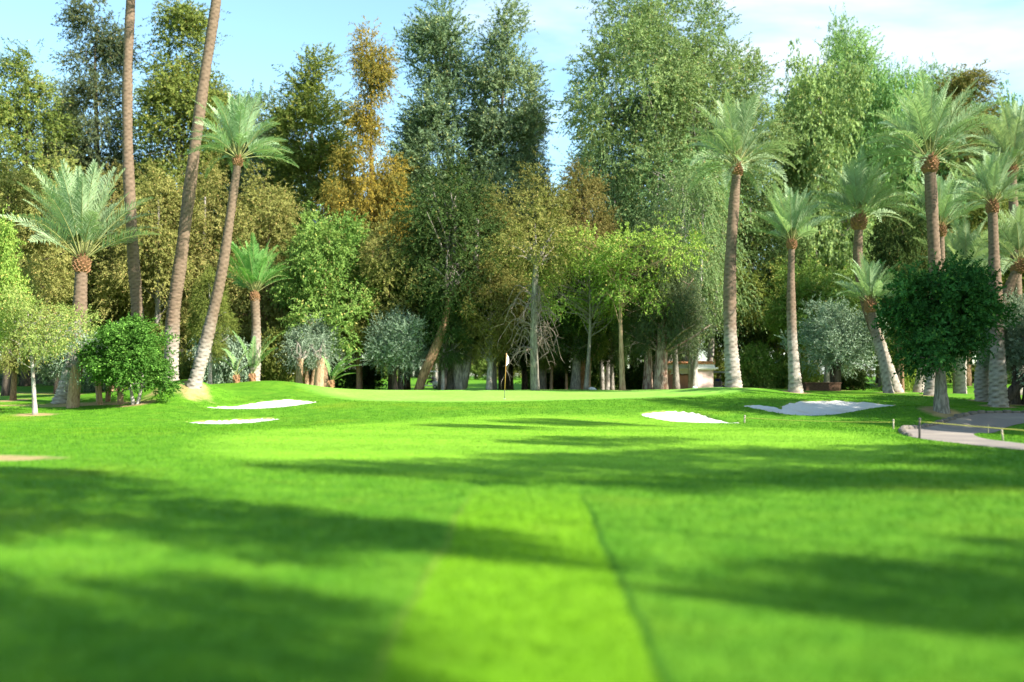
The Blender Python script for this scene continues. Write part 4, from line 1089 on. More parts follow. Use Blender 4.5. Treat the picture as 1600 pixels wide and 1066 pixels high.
palm('small palm with a bright green crown left of the leafy bright tree', [(396, 601), (399, 560), (400, 510), (398, 466)], 55, 17, 13, 90, 5, 'frondg', boot=0.8, seed=5, amp=0.13)
palm('tall straight palm with a whitish foot next to the hut', [(1147, 608), (1141, 520), (1141, 420), (1147, 320), (1151, 268)], 51, 22, 13, 122, 4, rz=2.0, seed=6, boot=1.05)
palm('slim palm with a silvery upright crown left of the half shaded olive', [(1244, 614), (1238, 530), (1236, 450), (1237, 385)], 50, 18, 9, 95, 0, rz=0.6, seed=7, boot=1.2)
palm('palm with the bushiest orange boot, trunk slanting behind a smaller palm', [(1403, 613), (1378, 545), (1352, 470), (1341, 410), (1342, 352)], 52.5, 17, 13, 108, 3, rz=3.3, seed=8, boot=1.25)
palm('small palm with a pale low crown on a trunk slanting left, beside the dark citrus', [(1390, 613), (1378, 560), (1366, 515), (1361, 482)], 50.5, 13, 12, 78, 2, 'frond', rz=0.9, seed=9, boot=1.1, amp=0.13)
palm('tall thick palm rising behind the dark citrus tree with the biggest crown at the right', [(1454, 613), (1460, 540), (1462, 450), (1457, 340), (1453, 262)], 49, 20, 17, 140, 1, rz=4.2, seed=10, boot=1.05)
palm('palm half hidden close behind the tall thick one', [(1434, 613), (1452, 520), (1470, 440), (1470, 365)], 55, 15, 10, 98, 5, rz=5.0, seed=11, boot=1.2)
palm('dark thick-footed palm near the right edge, beside the leaning bough', [(1560, 638), (1559, 560), (1556, 470), (1553, 390), (1551, 328)], 43, 24, 13, 92, 3, rz=0.3, seed=12, rough=1.6, amp=0.13)
palm('leaning rough palm trunk at the right just left of the thick-footed palm', [(1540, 628), (1534, 590), (1545, 530), (1568, 470), (1590, 420)], 46, 22, 14, 105, 4, rz=1.3, seed=13, rough=1.4, amp=0.15)
palm('pale blue-green palm crown low behind the tall thick palm', [(1500, 606), (1505, 520), (1510, 455)], 60, 15, 13, 115, 2, rz=2.6, seed=14)
palm('palm at the right edge of the wood with a high grey crown', [(1592, 608), (1590, 480), (1585, 360), (1582, 270)], 58, 16, 12, 115, 1, rz=3.9, seed=15)

# low young palms with only a few fronds: each frond is a part
def single_frond(seed, Lf, el, az, bend):
    r = np.random.default_rng(seed); n = 20; p = np.zeros(3); P = []; D = []
    for k in range(n):
        a = el - bend * (k / (n - 1)) ** 1.4
        dv = np.array([math.cos(a) * math.cos(az), math.cos(a) * math.sin(az), math.sin(a)]); D.append(dv); P.append(p.copy()); p = p + dv * Lf / (n - 1)
    P, D = np.array(P), np.array(D); mb = MB(); pairs = 40
    mb.tube(P[::2], list(np.linspace(0.022, 0.006, len(P[::2]))), 6, 0)
    t = np.linspace(0.18, 0.99, pairs); k = np.clip(t * (n - 1), 0, n - 1.001); k0 = k.astype(int)
    pos = P[k0] + (P[np.minimum(k0 + 1, n - 1)] - P[k0]) * (k - k0)[:, None]; d = D[k0]
    sv = unit(np.cross(d, np.array([0.0, 0, 1]))); uv = unit(np.cross(sv, d))
    ln = 0.45 * np.sin(t ** 0.8 * np.pi * 0.92 + 0.15) * Lf / 2.6 + 0.05
    for sg in (-1, 1):
        for j in range(pairs):
            ld = d[j] * 0.8 + sv[j] * sg * 0.65 + uv[j] * 0.25 + r.normal(0, 0.08, 3); ld /= np.linalg.norm(ld)
            wd = np.cross(ld, uv[j]); wd = wd / np.linalg.norm(wd) * 0.02
            m1 = pos[j] + ld * ln[j] * 0.5; tp = m1 + (ld + np.array([0, 0, -0.3])) * ln[j] * 0.5
            mb.add([pos[j] - wd * .4, pos[j] + wd * .4, m1 + wd, tp, m1 - wd], [(0, 1, 2, 3, 4)], 1)
    return mb
M_FL = plain('young_frond_leaflet', (0.155, 0.27, 0.085), 0.55, 0.3, 0.25, 2.0)
def low_palm(label, px, d, specs, seed):
    p = ground_at(px, d); e = empty('young_palm', p)
    mb = MB(); mb.tube([(0, 0, -0.15), (0, 0, 0.2), (0.02, 0, 0.42)], [0.15, 0.17, 0.10], 10, 0, True, 0.1, seed)
    for i in range(14):
        a = i * 2.4; mb.box((math.cos(a) * .15, math.sin(a) * .15, 0.1 + 0.02 * i), (0.08, 0.04, 0.16), a, 0, 0, 0, -0.4)
    mb.build('stump', M_BOOT, e)
    for i, (Lf, el, az, bd) in enumerate(specs):
        o = single_frond(seed + i, Lf, R(el), R(az), bd).build('frond', [M_STALK, M_FL], e); o.location = (0, 0, 0.3)
    tag(e, label, 'young palm', 'young palms on the mound')
low_palm('young palm with arching silvery fronds bent to the right on the crest of the mound', 517, 55, [(2.7, 66, -8, 0.95), (2.4, 58, 12, 1.0), (2.1, 48, -20, 0.95), (2.0, 75, 20, 1.0), (1.5, 35, 8, 0.7), (1.6, 82, 150, 0.7), (1.9, 62, -40, 1.0)], 31)
low_palm('young palm with upright yellow-green fronds at the foot of the small bright palm', 394, 53.5, [(3.0, 70, -5, 0.75), (2.6, 80, 30, 0.7), (2.7, 76, 170, 0.5), (2.3, 60, -25, 0.8), (2.2, 86, 90, 0.4)], 51)
low_palm('stubby young palm with two dry drooping fronds left of the yellow-green one', 369, 53, [(2.0, 82, 150, 1.2), (1.9, 85, 10, 1.1), (1.6, 70, 190, 1.3), (1.3, 60, 30, 1.2)], 71)

# ------------------------------------------------------------------ trees outside the frame whose shade falls across the lawn
F_ = 'trees beside the fairway outside the picture'
def shade(key, tx, ty, hc, leaf, bark, sc=1.0, wid=1.0):
    """a tree standing so that the middle of its crown (hc up) shades the lawn at (tx,ty)"""
    tm, cm, H, W = PROTO[key]
    Ls = hc / math.tan(R(SUN_EL)); x, y = tx + SUN_H.x * Ls, ty + SUN_H.y * Ls
    e = empty('tall_tree', (x, y, g1(x, y)), (tx * 3 + ty) % 6.28)
    e.scale = (sc * wid, sc * wid, sc)
    tk = link('trunk', tm, e, BARK[bark]); tk.scale = (0.55, 0.55, 1.0); link('crown', cm, e, LEAF[leaf])  # trunk thinned to weaken the shadow line it draws
    tag(e, 'tall tree beside the fairway, out of the picture, casting long shade on the lawn', 'tree', F_)
for a in [('umbrella', 9.5, 19.8, 10.8, 'olivey', 'grey', 1.0, 1.25), ('umbrella', 4.2, 18.8, 10.8, 'olivey', 'grey', 1.0, 0.95), ('umbrella', -0.6, 17.6, 11.9, 'deep', 'grey', 1.1, 0.6), ('umbrella', 13.5, 16.8, 10.8, 'bright', 'grey', 1.0, 1.1), ('umbrella', 7.0, 15.6, 10.8, 'bright', 'grey', 1.0, 0.5),
          ('umbrella', -5.2, 11.9, 10.8, 'deep', 'dark', 1.0, 0.70), ('umbrella', -2.4, 10.4, 10.8, 'deep', 'dark', 1.0, 0.42), ('umbrella', -7.5, 13.6, 11.9, 'deep', 'dark', 1.1, 0.5),
          ('umbrella', -3.1, 5.9, 9.7, 'deep', 'dark', 0.9, 0.45), ('umbrella', -1.7, 5.0, 8.6, 'deep', 'dark', 0.8, 0.40),
          ('umbrella', 3.3, 7.9, 8.6, 'deep', 'dark', 0.8, 0.40), ('umbrella', 5.4, 8.6, 8.6, 'deep', 'dark', 0.8, 0.42), ('umbrella', 4.2, 6.7, 8.6, 'deep', 'dark', 0.8, 0.42), ('umbrella', 8.2, 9.8, 9.7, 'deep', 'dark', 0.9, 0.45), ('umbrella', -4.2, 6.9, 9.7, 'deep', 'dark', 0.9, 0.34), ('umbrella', -0.9, 9.9, 10.8, 'deep', 'dark', 1.0, 0.22),
          ('umbrella', 10.5, 17.6, 11.9, 'deep', 'dark', 1.1, 0.8), ('umbrella', 6.0, 21.0, 11.9, 'deep', 'dark', 1.1, 0.6), ('umbrella', 2.2, 15.2, 10.8, 'deep', 'dark', 1.0, 0.35), ('umbrella', -8.0, 16.2, 13.0, 'deep', 'dark', 1.2, 0.4), ('umbrella', 6.6, 7.4, 9.7, 'deep', 'dark', 0.9, 0.45), ('umbrella', 2.3, 7.0, 8.6, 'deep', 'dark', 0.8, 0.22), ('umbrella', -5.8, 8.3, 9.7, 'deep', 'dark', 0.9, 0.28), ('umbrella', -2.0, 7.2, 9.7, 'deep', 'dark', 0.9, 0.25), ('umbrella', -4.6, 5.2, 9.7, 'deep', 'dark', 0.9, 0.45), ('umbrella', 5.0, 15.4, 11.9, 'deep', 'dark', 1.1, 0.42), ('umbrella', 9.5, 14.8, 11.9, 'deep', 'dark', 1.1, 0.6), ('umbrella', -3.0, 18.0, 13.0, 'deep', 'dark', 1.2, 0.32), ('umbrella', 1.5, 19.4, 13.0, 'deep', 'dark', 1.2, 0.5), ('umbrella', 13.0, 19.0, 11.9, 'deep', 'dark', 1.1, 0.9), ('umbrella', 2.0, 25.0, 11.9, 'deep', 'dark', 1.1, 0.6), ('umbrella', 1.5, 36.0, 17.0, 'deep', 'dark', 1.57, 0.28), ('umbrella', -1.5, 33.5, 17.0, 'deep', 'dark', 1.57, 0.22),
          ('leafy1', 22, 34, 8.0, 'deep', 'dark', 1.3, 1.0), ('mid2', 19, 38.5, 9.5, 'deep', 'dark', 1.3, 1.0), ('leafy0', 24, 43, 9.0, 'deep', 'dark', 1.4, 1.1), ('mid1', 14, 41, 12.0, 'olivey', 'grey', 1.4, 0.8)]:
    shade(*a)

# ------------------------------------------------------------------ flagstick
M_WHITE = plain('white_cloth', (0.80, 0.81, 0.82), 0.7, 0.2, 0.05)
M_MARK = plain('blue_grey_print', (0.20, 0.26, 0.33), 0.7, 0.2, 0.05)
fb = ground_at(788, 46.7)
fs = empty('flagstick', fb)
tipv = Vector((0.10, 0, (at(791, 552, 46.7).z - fb.z)))
mb = MB(); mb.tube([(0, 0, -0.1), tuple(tipv * 0.2)], [0.018, 0.018], 10); mb.build('lower_pole', plain('dark_pole', (0.10, 0.09, 0.06), 0.5), fs, True)
mb = MB(); mb.tube([tuple(tipv * 0.2), tuple(tipv * 0.72), tuple(tipv)], [0.0165, 0.016, 0.015], 10); mb.build('upper_pole', plain('amber_pole', (0.50, 0.26, 0.07), 0.4), fs, True)
mb = MB(); mb.tube([(0, 0, 0.004), (0, 0, 0.012)], [0.055, 0.055], 14); mb.build('hole_rim', plain('white_rim', (0.8, 0.8, 0.8)), fs)
mb = MB(); nu, nv = 9, 14; vv = []
ztop, zbot = tipv.z - 0.02, tipv.z - 0.62
def flagp(u, v):        # hangs in soft folds, widest two thirds of the way down
    wdt = 0.012 + 0.12 * math.sin(min(1, v * 1.05) ** 0.8 * math.pi * 0.72) ** 1.0 * (1.0 if v < 0.72 else max(0.12, 1 - (v - 0.72) * 3.0))
    x = 0.015 + u * wdt
    return Vector((tipv.x * (1 - v * 0.3) + x - 0.02 * v, 0.035 * math.sin(u * 7 + v * 3) * u, ztop + (zbot - ztop) * v - 0.05 * u * (1 - v)))
for j in range(nv):
    for i in range(nu): vv.append(flagp(i / (nu - 1), j / (nv - 1)))
mb.add(vv, [(j * nu + i, j * nu + i + 1, (j + 1) * nu + i + 1, (j + 1) * nu + i) for j in range(nv - 1) for i in range(nu - 1)])
fo = mb.build('flag', M_WHITE, fs, True)
fo.modifiers.new('cloth', 'SOLIDIFY').thickness = 0.004
mb = MB()
for (u0, u1, v0, v1) in ((0.35, 0.6, 0.34, 0.37), (0.35, 0.42, 0.37, 0.47), (0.53, 0.6, 0.37, 0.47), (0.35, 0.6, 0.47, 0.5), (0.3, 0.75, 0.62, 0.645), (0.4, 0.66, 0.67, 0.69)):
    q = [flagp(u0, v0), flagp(u1, v0), flagp(u1, v1), flagp(u0, v1)]
    mb.add([p + Vector((0, -0.012, 0)) for p in q] + [p + Vector((0, -0.006, 0)) for p in q], [(0, 1, 2, 3), (4, 7, 6, 5), (0, 4, 5, 1), (1, 5, 6, 2), (2, 6, 7, 3), (3, 7, 4, 0)])
mb.build('print', M_MARK, fo)
tag(fs, 'golf flagstick with a limp white flag standing on the green', 'flagstick')

# ------------------------------------------------------------------ rope posts and ropes
M_POST = plain('dark_post', (0.06, 0.055, 0.05), 0.6); M_POSTL = plain('weathered_post', (0.34, 0.30, 0.22), 0.8)
M_ROPE = plain('yellow_rope', (0.55, 0.50, 0.10), 0.7, 0.2, 0.2, 20)
def post(label, px, d, h, r, mat, tilt=0.0):
    p = ground_at(px, d); e = empty('rope_post', p)
    mb = MB(); mb.tube([(0, 0, -0.15), (tilt * .5, 0, h * 0.5), (tilt, 0, h)], [r, r, r * 0.95], 10); mb.build('shaft', mat, e, True)
    mb = MB(); mb.tube([(tilt, 0, h), (tilt, 0, h + 0.02), (tilt, 0, h + 0.05)], [r * 1.35, r * 1.4, r * 0.5], 10); mb.build('cap', mat, e)
    mb = MB(); mb.tube([(tilt + (r * 1.6) * math.cos(a), -0.0 + 0.01 * math.sin(2 * a), h - 0.05 + (r * 1.0) * math.sin(a)) for a in np.linspace(0, 6.28, 9)], [0.005] * 9, 5); mb.build('rope_loop', M_ROPE, e)
    tag(e, label, 'post', 'rope posts round the path')
    return p + Vector((tilt, 0, h - 0.05))
pA = post('short grey rope post at the tip of the small tapering bunker', 1163, 36.4, 0.26, 0.028, M_POSTL, 0.02)
pB = post('short pale rope post on the grass just left of the path kerb', 1396, 31.6, 0.27, 0.025, M_POSTL)
pC = post('dark upright rope post in front of the path bend', 1437, 26.6, 0.50, 0.030, M_POST)
pD = post('small tilted post on the grass island', 1568, 25.6, 0.24, 0.022, M_POSTL, -0.04)
pE = post('small post on the far tip of the grass island by the kerb', 1544, 33.5, 0.28, 0.022, M_POSTL)
pF = Vector((15.4, 22.6, 0.12))
def rope(label, a, b, sag):
    mb = MB(); n = 26
    P = [a.lerp(b, i / (n - 1)) + Vector((0, 0, -sag * 4 * (i / (n - 1)) * (1 - i / (n - 1)))) for i in range(n)]
    for p in P: p.z = max(p.z, g1(p.x, p.y) + 0.03)
    mb.tube([tuple(p) for p in P], [0.0105] * n, 6)
    tag(mb.build('rope', M_ROPE, None, True), label, 'rope', 'yellow ropes')
rope('yellow rope running in front of the largest bunker between two short posts', pA, pB, 0.04)
rope('yellow rope sloping down across the path from the dark post', pC, pF, 0.02)
rope('short slack yellow rope on the grass island', pE, Vector((pE.x + 0.45, pE.y - 4.2, 0.05)), 0.03)

# ------------------------------------------------------------------ hut
M_PINK = plain('pink_render', (0.62, 0.30, 0.24), 0.9, 0.1, 0.12, 2.0); M_PINK_LIT = plain('lit_pink_render', (0.60, 0.44, 0.39), 0.9, 0.1, 0.05, 1.5)  # one wall colour twice: the paler copy has sunlight put into it
M_CORN = plain('white_cornice', (0.78, 0.75, 0.69), 0.85, 0.1, 0.06, 3.0); M_TILE = plain('terracotta_tile', (0.56, 0.26, 0.13), 0.8, 0.15, 0.3, 9.0)
M_DARKIN = plain('dark_inside', (0.02, 0.018, 0.015), 0.9)
hp = at(1090, 606, 66); hp.z = g1(hp.x, hp.y)
hut = empty('hut', hp, R(33))
# local: corner nearest the camera at the origin; long sunny face along +x, open side along +y to the left
hz = 1.36
mb = MB()
mb.box((0.72, 0.06, hz / 2 - 0.1), (1.44, 0.12, hz + 0.2)); mb.build('sunny_wall', M_PINK_LIT, hut)
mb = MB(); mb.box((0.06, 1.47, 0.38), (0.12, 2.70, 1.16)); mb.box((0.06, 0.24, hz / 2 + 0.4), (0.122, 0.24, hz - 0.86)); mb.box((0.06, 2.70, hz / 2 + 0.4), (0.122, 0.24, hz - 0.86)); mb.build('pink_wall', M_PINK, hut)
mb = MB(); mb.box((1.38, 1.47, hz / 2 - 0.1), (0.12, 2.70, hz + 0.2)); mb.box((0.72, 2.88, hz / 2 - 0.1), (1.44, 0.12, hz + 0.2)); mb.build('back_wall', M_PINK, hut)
mb = MB(); mb.box((0.06, 1.47, hz - 0.16), (0.14, 2.2, 0.30)); mb.build('lintel', M_CORN, hut)
mb = MB(); mb.box((0.72, 1.47, hz + 0.07), (1.94, 3.42, 0.12), 0, 0, 0.02); mb.box((0.72, 1.47, hz - 0.02), (1.66, 3.14, 0.06)); mb.build('cornice', M_CORN, hut)
mb = MB(); mb.box((0.72, 1.47, hz + 0.28), (1.62, 3.1, 0.30), 0, 0, 0, 0, 0, 0.94); rf = mb.build('roof', M_CORN, hut)
mb = MB()
for i in range(9):
    x = -0.02 + i * 0.185; mb.tube([(x, -0.1, hz + 0.40), (x, 0.06, hz + 0.47), (x, 0.3, hz + 0.52)], [0.075, 0.072, 0.06], 8)
for i in range(16):
    y = -0.02 + i * 0.2; mb.tube([(-0.1, y, hz + 0.40), (0.06, y, hz + 0.47), (0.3, y, hz + 0.52)], [0.075, 0.072, 0.06], 8)
for x, y in ((-0.06, -0.06), (1.5, -0.06), (-0.06, 3.0)):
    mb.box((x, y, hz + 0.58), (0.10, 0.10, 0.24), R(45), 0, 0, 0, 0, 0.3)
mb.build('tiles', M_TILE, rf)
tag(hut, 'small pink walled hut with white cornice and terracotta tile edge behind the ridge', 'hut')
# low pink garden wall and brown planter
w0, w1 = ground_at(1160, 82), ground_at(1262, 80); dv = w1 - w0
mb = MB(); c = (w0 + w1) / 2; a = math.atan2(dv.y, dv.x)
lw = empty('garden_wall', (c.x, c.y, c.z), a)
mb.box((0, 0, 0.30), (dv.length, 0.22, 0.9)); mb.build('wall', M_PINK_LIT, lw)
mb = MB(); mb.box((0, 0, 0.78), (dv.length + 0.1, 0.32, 0.08), 0, 0, 0.015); mb.build('coping', M_TILE, lw)
tag(lw, 'low pink garden wall with a coping, seen behind the slim palm', 'garden wall')
p = ground_at(1280, 52.5); pl = empty('planter', p, R(6))
M_BRICK_SHADED = plain('shaded_brown_brick', (0.085, 0.048, 0.03), 0.9, 0.1, 0.3, 12)  # brick colour darkened to stand in for shade on the planter
mb = MB()
for sx, sy, ln, rz in ((0, -0.45, 1.9, 0), (0, 0.45, 1.9, 0), (-0.9, 0, 0.8, R(90)), (0.9, 0, 0.8, R(90))): mb.box((sx, sy, 0.12), (ln, 0.14, 0.5), rz)
mb.build('brick_sides', M_BRICK_SHADED, pl); mb = MB()
for sx, sy, ln, rz in ((0, -0.45, 1.98, 0), (0, 0.45, 1.98, 0), (-0.9, 0, 0.68, R(90)), (0.9, 0, 0.68, R(90))): mb.box((sx, sy, 0.40), (ln, 0.20, 0.06), rz)
mb.build('rim', M_BRICK_SHADED, pl); mb = MB(); mb.box((0, 0, 0.2), (1.62, 0.72, 0.2)); mb.build('soil', plain('soil', (0.06, 0.04, 0.025), 0.95), pl)
tag(pl, 'low brown brick planter between the slim palm foot and the half shaded olive', 'planter')
def stone(label, px, d, s):
    mb = MB(); p = ground_at(px, d); r = random.Random(px); n = 10; prof = [(-0.3, 0.7), (0.0, 1.0), (0.3, 0.95), (0.55, 0.7), (0.7, 0.25)]
    mb.tube([(0.02 * i, 0, z * s * 0.6) for i, (z, _) in enumerate(prof)], [q * s * 0.55 for _, q in prof], n, 0, True, 0.14, px)
    o = mb.build('stone', plain('white_stone', (0.66, 0.65, 0.62), 0.9, 0.1, 0.12, 6), None, True); o.location = p; o.scale = (1.5, 1.0, 1.0)
    tag(o, label, 'stone', 'pale stones at the edge of the green')
stone('small white stone at the back of the green, right of the tan trunk', 925, 60.0, 0.32)
stone('small bluish white stone on the ridge left of the hut corner', 1085, 51.5, 0.20)

# ------------------------------------------------------------------ golf carts and riders
M_BODY = plain('cream_body', (0.70, 0.69, 0.66), 0.35, 0.5, 0.03); M_BLACK = plain('black_rubber', (0.02, 0.02, 0.02), 0.8); M_SEAT = plain('cart_seat', (0.32, 0.28, 0.22), 0.7)
M_RIM = plain('grey_rim', (0.45, 0.45, 0.45), 0.4, 0.5); M_LAMP = plain('lamp_glass', (0.75, 0.75, 0.70), 0.2, 0.5); M_FRAME = plain('cart_frame', (0.10, 0.10, 0.11), 0.5)
gm_, t = new_mat('windscreen'); pb = N(t, 'ShaderNodeBsdfPrincipled'); pb.inputs['Base Color'].default_value = (0.75, 0.82, 0.85, 1); pb.inputs['Roughness'].default_value = 0.05
pb.inputs['Transmission Weight'].default_value = 0.9; pb.inputs['IOR'].default_value = 1.1; finish(t, pb.outputs[0]); M_GLASS = gm_
def golf_cart(label, px, d, rz, body):
    p = ground_at(px, d); e = empty('golf_cart', p, rz)     # local +y is forward
    mb = MB(); mb.box((0, 0.05, 0.33), (1.16, 2.0, 0.12), 0, 0, 0.03); mb.box((0, 0.92, 0.55), (1.10, 0.46, 0.46), 0, 0, 0.08, R(-14)); mb.box((0, 0.66, 0.80), (1.06, 0.16, 0.24), 0, 0, 0.05)
    mb.box((0, -0.78, 0.58), (1.12, 0.62, 0.44), 0, 0, 0.08); b = mb.build('body', body, e)
    for s in (-1, 1):
        mb = MB(); mb.tube([(s * 0.36, 1.12, 0.60), (s * 0.36, 1.16, 0.60)], [0.085, 0.075], 12); mb.build('headlight', M_LAMP, e)
    mb = MB(); mb.box((0, -0.36, 0.66), (1.04, 0.52, 0.14), 0, 0, 0.05); mb.build('seat', M_SEAT, e)
    mb = MB(); mb.box((0, -0.66, 0.98), (1.04, 0.11, 0.42), 0, 0, 0.04, R(-8)); mb.build('backrest', M_SEAT, e)
    mb = MB(); mb.box((0, -0.1, 1.83), (1.22, 1.72, 0.07), 0, 0, 0.03); mb.box((0, -0.1, 1.88), (1.0, 1.5, 0.05), 0, 0, 0.02); mb.build('roof', body, e)
    for s in (-1, 1):
        mb = MB(); mb.tube([(s * 0.53, 0.74, 0.8), (s * 0.54, 0.64, 1.8)], [0.02, 0.02], 8); mb.build('roof_post', M_FRAME, e)
        mb = MB(); mb.tube([(s * 0.53, -0.72, 0.75), (s * 0.55, -0.86, 1.8)], [0.02, 0.02], 8); mb.build('roof_post', M_FRAME, e)
    mb = MB(); mb.box((0, 0.685, 1.34), (1.0, 0.008, 0.84), 0, 0, 0, R(6)); mb.build('windscreen', M_GLASS, e)
    mb = MB(); mb.tube([(-0.26 + 0.16 * math.cos(a), 0.34 + 0.07 * math.sin(a), 1.0 + 0.14 * math.sin(a)) for a in np.linspace(0, 6.28, 17)], [0.014] * 17, 6); mb.tube([(-0.26, 0.34, 1.0), (-0.26, 0.62, 0.74)], [0.018, 0.02], 8); mb.build('steering_wheel', M_BLACK, e)
    for sx in (-1, 1):
        for sy in (0.78, -0.78):
            mb = MB(); mb.tube([(sx * 0.44, sy, 0.22), (sx * 0.46, sy, 0.22), (sx * 0.58, sy, 0.22), (sx * 0.60, sy, 0.22)], [0.17, 0.22, 0.22, 0.17], 20); wv = mb.build('wheel', M_BLACK, e)
            mb = MB(); mb.tube([(sx * 0.592, sy, 0.22), (sx * 0.612, sy, 0.22), (sx * 0.615, sy, 0.22)], [0.13, 0.12, 0.04], 14); mb.build('rim', M_RIM, wv)
    tag(e, label, 'golf cart', 'golf carts')
    return e
M_SKIN = plain('skin', (0.46, 0.27, 0.18), 0.6, 0.3, 0.06); M_HAIR = plain('dark_hair', (0.02, 0.016, 0.012), 0.6)
def skinned(name, nodes, edges, mat, parent, sub=2, root=0):
    me = bpy.data.meshes.new(name); me.from_pydata([n[:3] for n in nodes], edges, []); me.materials.append(mat); me.update()
    o = bpy.data.objects.new(name, me); COL.objects.link(o)
    o.modifiers.new('skin', 'SKIN')
    if not me.skin_vertices: 
        bpy.context.view_layer.objects.active = o
    for i, n in enumerate(nodes):
        sv = me.skin_vertices[0].data[i]; sv.radius = (n[3], n[4] if len(n) > 4 else n[3]); sv.use_root = (i == root)
    s = o.modifiers.new('sub', 'SUBSURF'); s.levels = s.render_levels = sub
    if parent is not None: o.parent = parent
    return o
def rider(label, cart, sx, shirt, cap=None):
    """seated driver: pelvis on the cart seat, hands on the wheel, feet on the floor"""
    M = cart.matrix_basis
    x = sx
    nodes = [(x, -0.36, 0.84, 0.16, 0.13), (x, -0.42, 1.06, 0.15, 0.11), (x, -0.42, 1.26, 0.17, 0.11), (x, -0.40, 1.40, 0.065), (x, -0.38, 1.47, 0.06), (x, -0.365, 1.56, 0.085, 0.10), (x, -0.36, 1.66, 0.078, 0.09),
             (x - 0.19, -0.41, 1.30, 0.065), (x - 0.25, -0.26, 1.06, 0.048), (x - 0.12, 0.06, 1.02, 0.036), (x - 0.10, 0.24, 1.06, 0.03),
             (x + 0.19, -0.41, 1.30, 0.065), (x + 0.25, -0.26, 1.06, 0.048), (x + 0.14, 0.06, 1.02, 0.036), (x + 0.10, 0.24, 1.06, 0.03),
             (x - 0.10, -0.30, 0.82, 0.09), (x - 0.13, 0.14, 0.83, 0.068), (x - 0.13, 0.26, 0.46, 0.045), (x - 0.13, 0.44, 0.42, 0.036),
             (x + 0.10, -0.30, 0.82, 0.09), (x + 0.13, 0.14, 0.83, 0.068), (x + 0.13, 0.26, 0.46, 0.045), (x + 0.13, 0.44, 0.42, 0.036)]
    edges = [(0, 1), (1, 2), (2, 3), (3, 4), (4, 5), (5, 6), (2, 7), (7, 8), (8, 9), (9, 10), (2, 11), (11, 12), (12, 13), (13, 14), (0, 15), (15, 16), (16, 17), (17, 18), (0, 19), (19, 20), (20, 21), (21, 22)]
    for hi, sg in ((10, -1), (14, 1)):                     # five fingers on each hand, curled round the wheel rim
        hx, hy, hz_ = nodes[hi][:3]
        for f in range(4):
            b0 = len(nodes); nodes += [(hx + (f - 1.5) * 0.018, hy + 0.06, hz_ + 0.015, 0.009), (hx + (f - 1.5) * 0.019, hy + 0.095, hz_ - 0.01, 0.008), (hx + (f - 1.5) * 0.019, hy + 0.085 + 0.004 * (f % 2), hz_ - 0.04, 0.007)]
            edges += [(hi, b0), (b0, b0 + 1), (b0 + 1, b0 + 2)]
        b0 = len(nodes); nodes += [(hx - sg * 0.04, hy + 0.03, hz_ + 0.0, 0.010), (hx - sg * 0.05, hy + 0.07, hz_ - 0.015, 0.008)]; edges += [(hi, b0), (b0, b0 + 1)]
    b0 = len(nodes); nodes += [(x, -0.255, 1.575, 0.016)]; edges += [(5, b0)]       # nose
    body = skinned('person', nodes, edges, M_SKIN, None)
    body.matrix_basis = M.copy()
    tag(body, label, 'person')
    sh = skinned('shirt', [(x, -0.36, 0.86, 0.175, 0.145), (x, -0.42, 1.06, 0.165, 0.125), (x, -0.42, 1.26, 0.185, 0.125), (x, -0.405, 1.35, 0.09), (x - 0.19, -0.41, 1.30, 0.08), (x - 0.25, -0.27, 1.09, 0.062), (x + 0.19, -0.41, 1.30, 0.08), (x + 0.25, -0.27, 1.09, 0.062)],
                 [(0, 1), (1, 2), (2, 3), (2, 4), (4, 5), (2, 6), (6, 7)], shirt, body)
    skinned('trousers', [(x, -0.36, 0.83, 0.17, 0.14), (x - 0.10, -0.30, 0.82, 0.10), (x - 0.13, 0.14, 0.83, 0.08), (x - 0.13, 0.255, 0.48, 0.058), (x + 0.10, -0.30, 0.82, 0.10), (x + 0.13, 0.14, 0.83, 0.08), (x + 0.13, 0.255, 0.48, 0.058)],
            [(0, 1), (1, 2), (2, 3), (0, 4), (4, 5), (5, 6)], plain('dark_trousers', (0.03, 0.03, 0.035), 0.8), body)
    skinned('hair', [(x, -0.405, 1.60, 0.085, 0.085), (x, -0.385, 1.69, 0.085, 0.095), (x, -0.36, 1.72, 0.07, 0.08)], [(0, 1), (1, 2)], M_HAIR, body)
    mb = MB()
    for s in (-1, 1): mb.tube([(x + s * 0.035, -0.272, 1.60), (x + s * 0.035, -0.262, 1.60)], [0.012, 0.008], 8)
    mb.tube([(x - 0.03, -0.268, 1.525), (x, -0.258, 1.520), (x + 0.03, -0.268, 1.525)], [0.006, 0.008, 0.006], 6)
    mb.build('face_features', M_HAIR, body)
    return body
c1 = golf_cart('pale golf cart parked beside the leaning brown trunk', 670, 106, R(82), M_BODY)
rider('person in a mauve shirt sitting in the cart by the leaning trunk', c1, 0.22, plain('mauve_shirt', (0.22, 0.17, 0.28), 0.8))
c2 = golf_cart('golf cart half hidden behind the whitish palm foot by the hut', 1131, 74, R(-60), M_BODY)
rider('person in a blue shirt sitting in the cart by the hut', c2, -0.2, plain('blue_shirt', (0.06, 0.09, 0.38), 0.8))

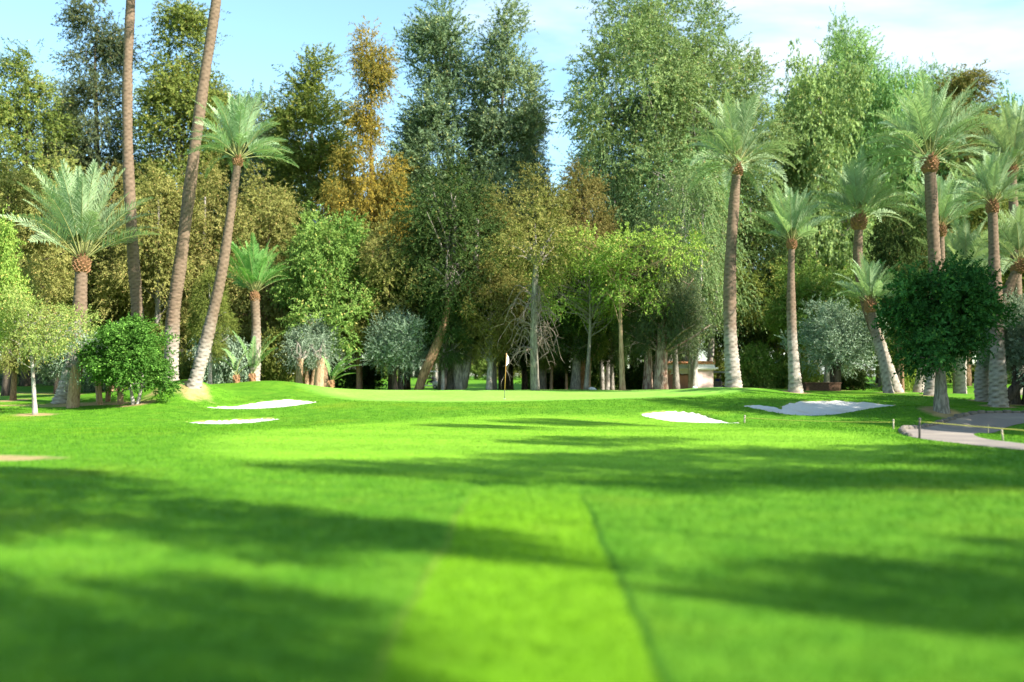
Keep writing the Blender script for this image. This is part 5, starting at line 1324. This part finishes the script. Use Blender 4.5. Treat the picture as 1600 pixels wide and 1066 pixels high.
# ------------------------------------------------------------------ leaf litter and worn earth round the feet of the trees
for bx, by, br in BASES:
    q = np.where((np.abs(XY[:, 0] - bx) < 4) & (np.abs(XY[:, 1] - by) < 6))[0]
    dd = ((XY[q, 0] - bx) / br) ** 2 + ((XY[q, 1] - by) / (br * 1.3)) ** 2
    dirt[q] = np.maximum(dirt[q], 0.95 * np.exp(-dd * 0.8))
dirt = np.maximum(dirt, 0.55 * np.clip((XY[:, 1] - 61) / 4, 0, 1) * np.clip((74 - XY[:, 1]) / 6, 0, 1))
gm.attributes['dirt'].data.foreach_set('value', np.ascontiguousarray(dirt, dtype=np.float32))

# ------------------------------------------------------------------ grass blades standing on the lawn (far past counting)
r_ = np.random.default_rng(77)
NB = 420000
by = 5.0 + 43.0 * r_.uniform(0, 1, NB) ** 1.15
bx = (r_.uniform(-1, 1, NB)) * (0.545 * by + 0.8)
bi = np.stack([bx, by], 1)
ix = np.clip(np.searchsorted(xs, bx) - 1, 0, nx - 2); iy = np.clip(np.searchsorted(ys, by) - 1, 0, ny - 2)
fx = (bx - xs[ix]) / (xs[ix + 1] - xs[ix]); fy = (by - ys[iy]) / (ys[iy + 1] - ys[iy])
def samp(A):
    A = A.reshape(ny, nx)
    return (A[iy, ix] * (1 - fx) + A[iy, ix + 1] * fx) * (1 - fy) + (A[iy + 1, ix] * (1 - fx) + A[iy + 1, ix + 1] * fx) * fy
bz = samp(Z); bd = samp(dirt); bf = samp(fair); bg_ = samp(green)
ok = (bd < 0.45) & (bg_ < 0.3)
for P in bpolys: ok &= poly_dist(P, bi) < -0.03
ok &= poly_dist(path_poly, bi) < -0.05
bx, by, bz, bd, bf, bg_ = [q[ok] for q in (bx, by, bz, bd, bf, bg_)]
n_ = len(bx)
hh = np.where(bf > 0.5, 0.018, 0.034) * r_.uniform(0.5, 1.5, n_)
aa = r_.uniform(0, 2 * np.pi, n_); wv = 0.0028 + 0.00022 * by
lean_ = r_.normal(0, 0.45, (n_, 2)) * hh[:, None]
ca, sa = np.cos(aa) * wv, np.sin(aa) * wv
V = np.stack([np.stack([bx - ca, by - sa, bz - 0.004], 1), np.stack([bx + ca, by + sa, bz - 0.004], 1), np.stack([bx + lean_[:, 0], by + lean_[:, 1], bz + hh], 1)], 1).reshape(-1, 3)
me = quads_mesh('grass_blades', V, Q=np.arange(n_ * 3).reshape(-1, 3), attrs={'dirt': np.repeat(bd, 3), 'fair': np.repeat(bf, 3), 'green': np.repeat(bg_, 3)})
me.materials.append(gm.materials[0])
tag(link('grass_blades', me), 'short mown grass growing on the lawn', 'grass', kind='stuff')
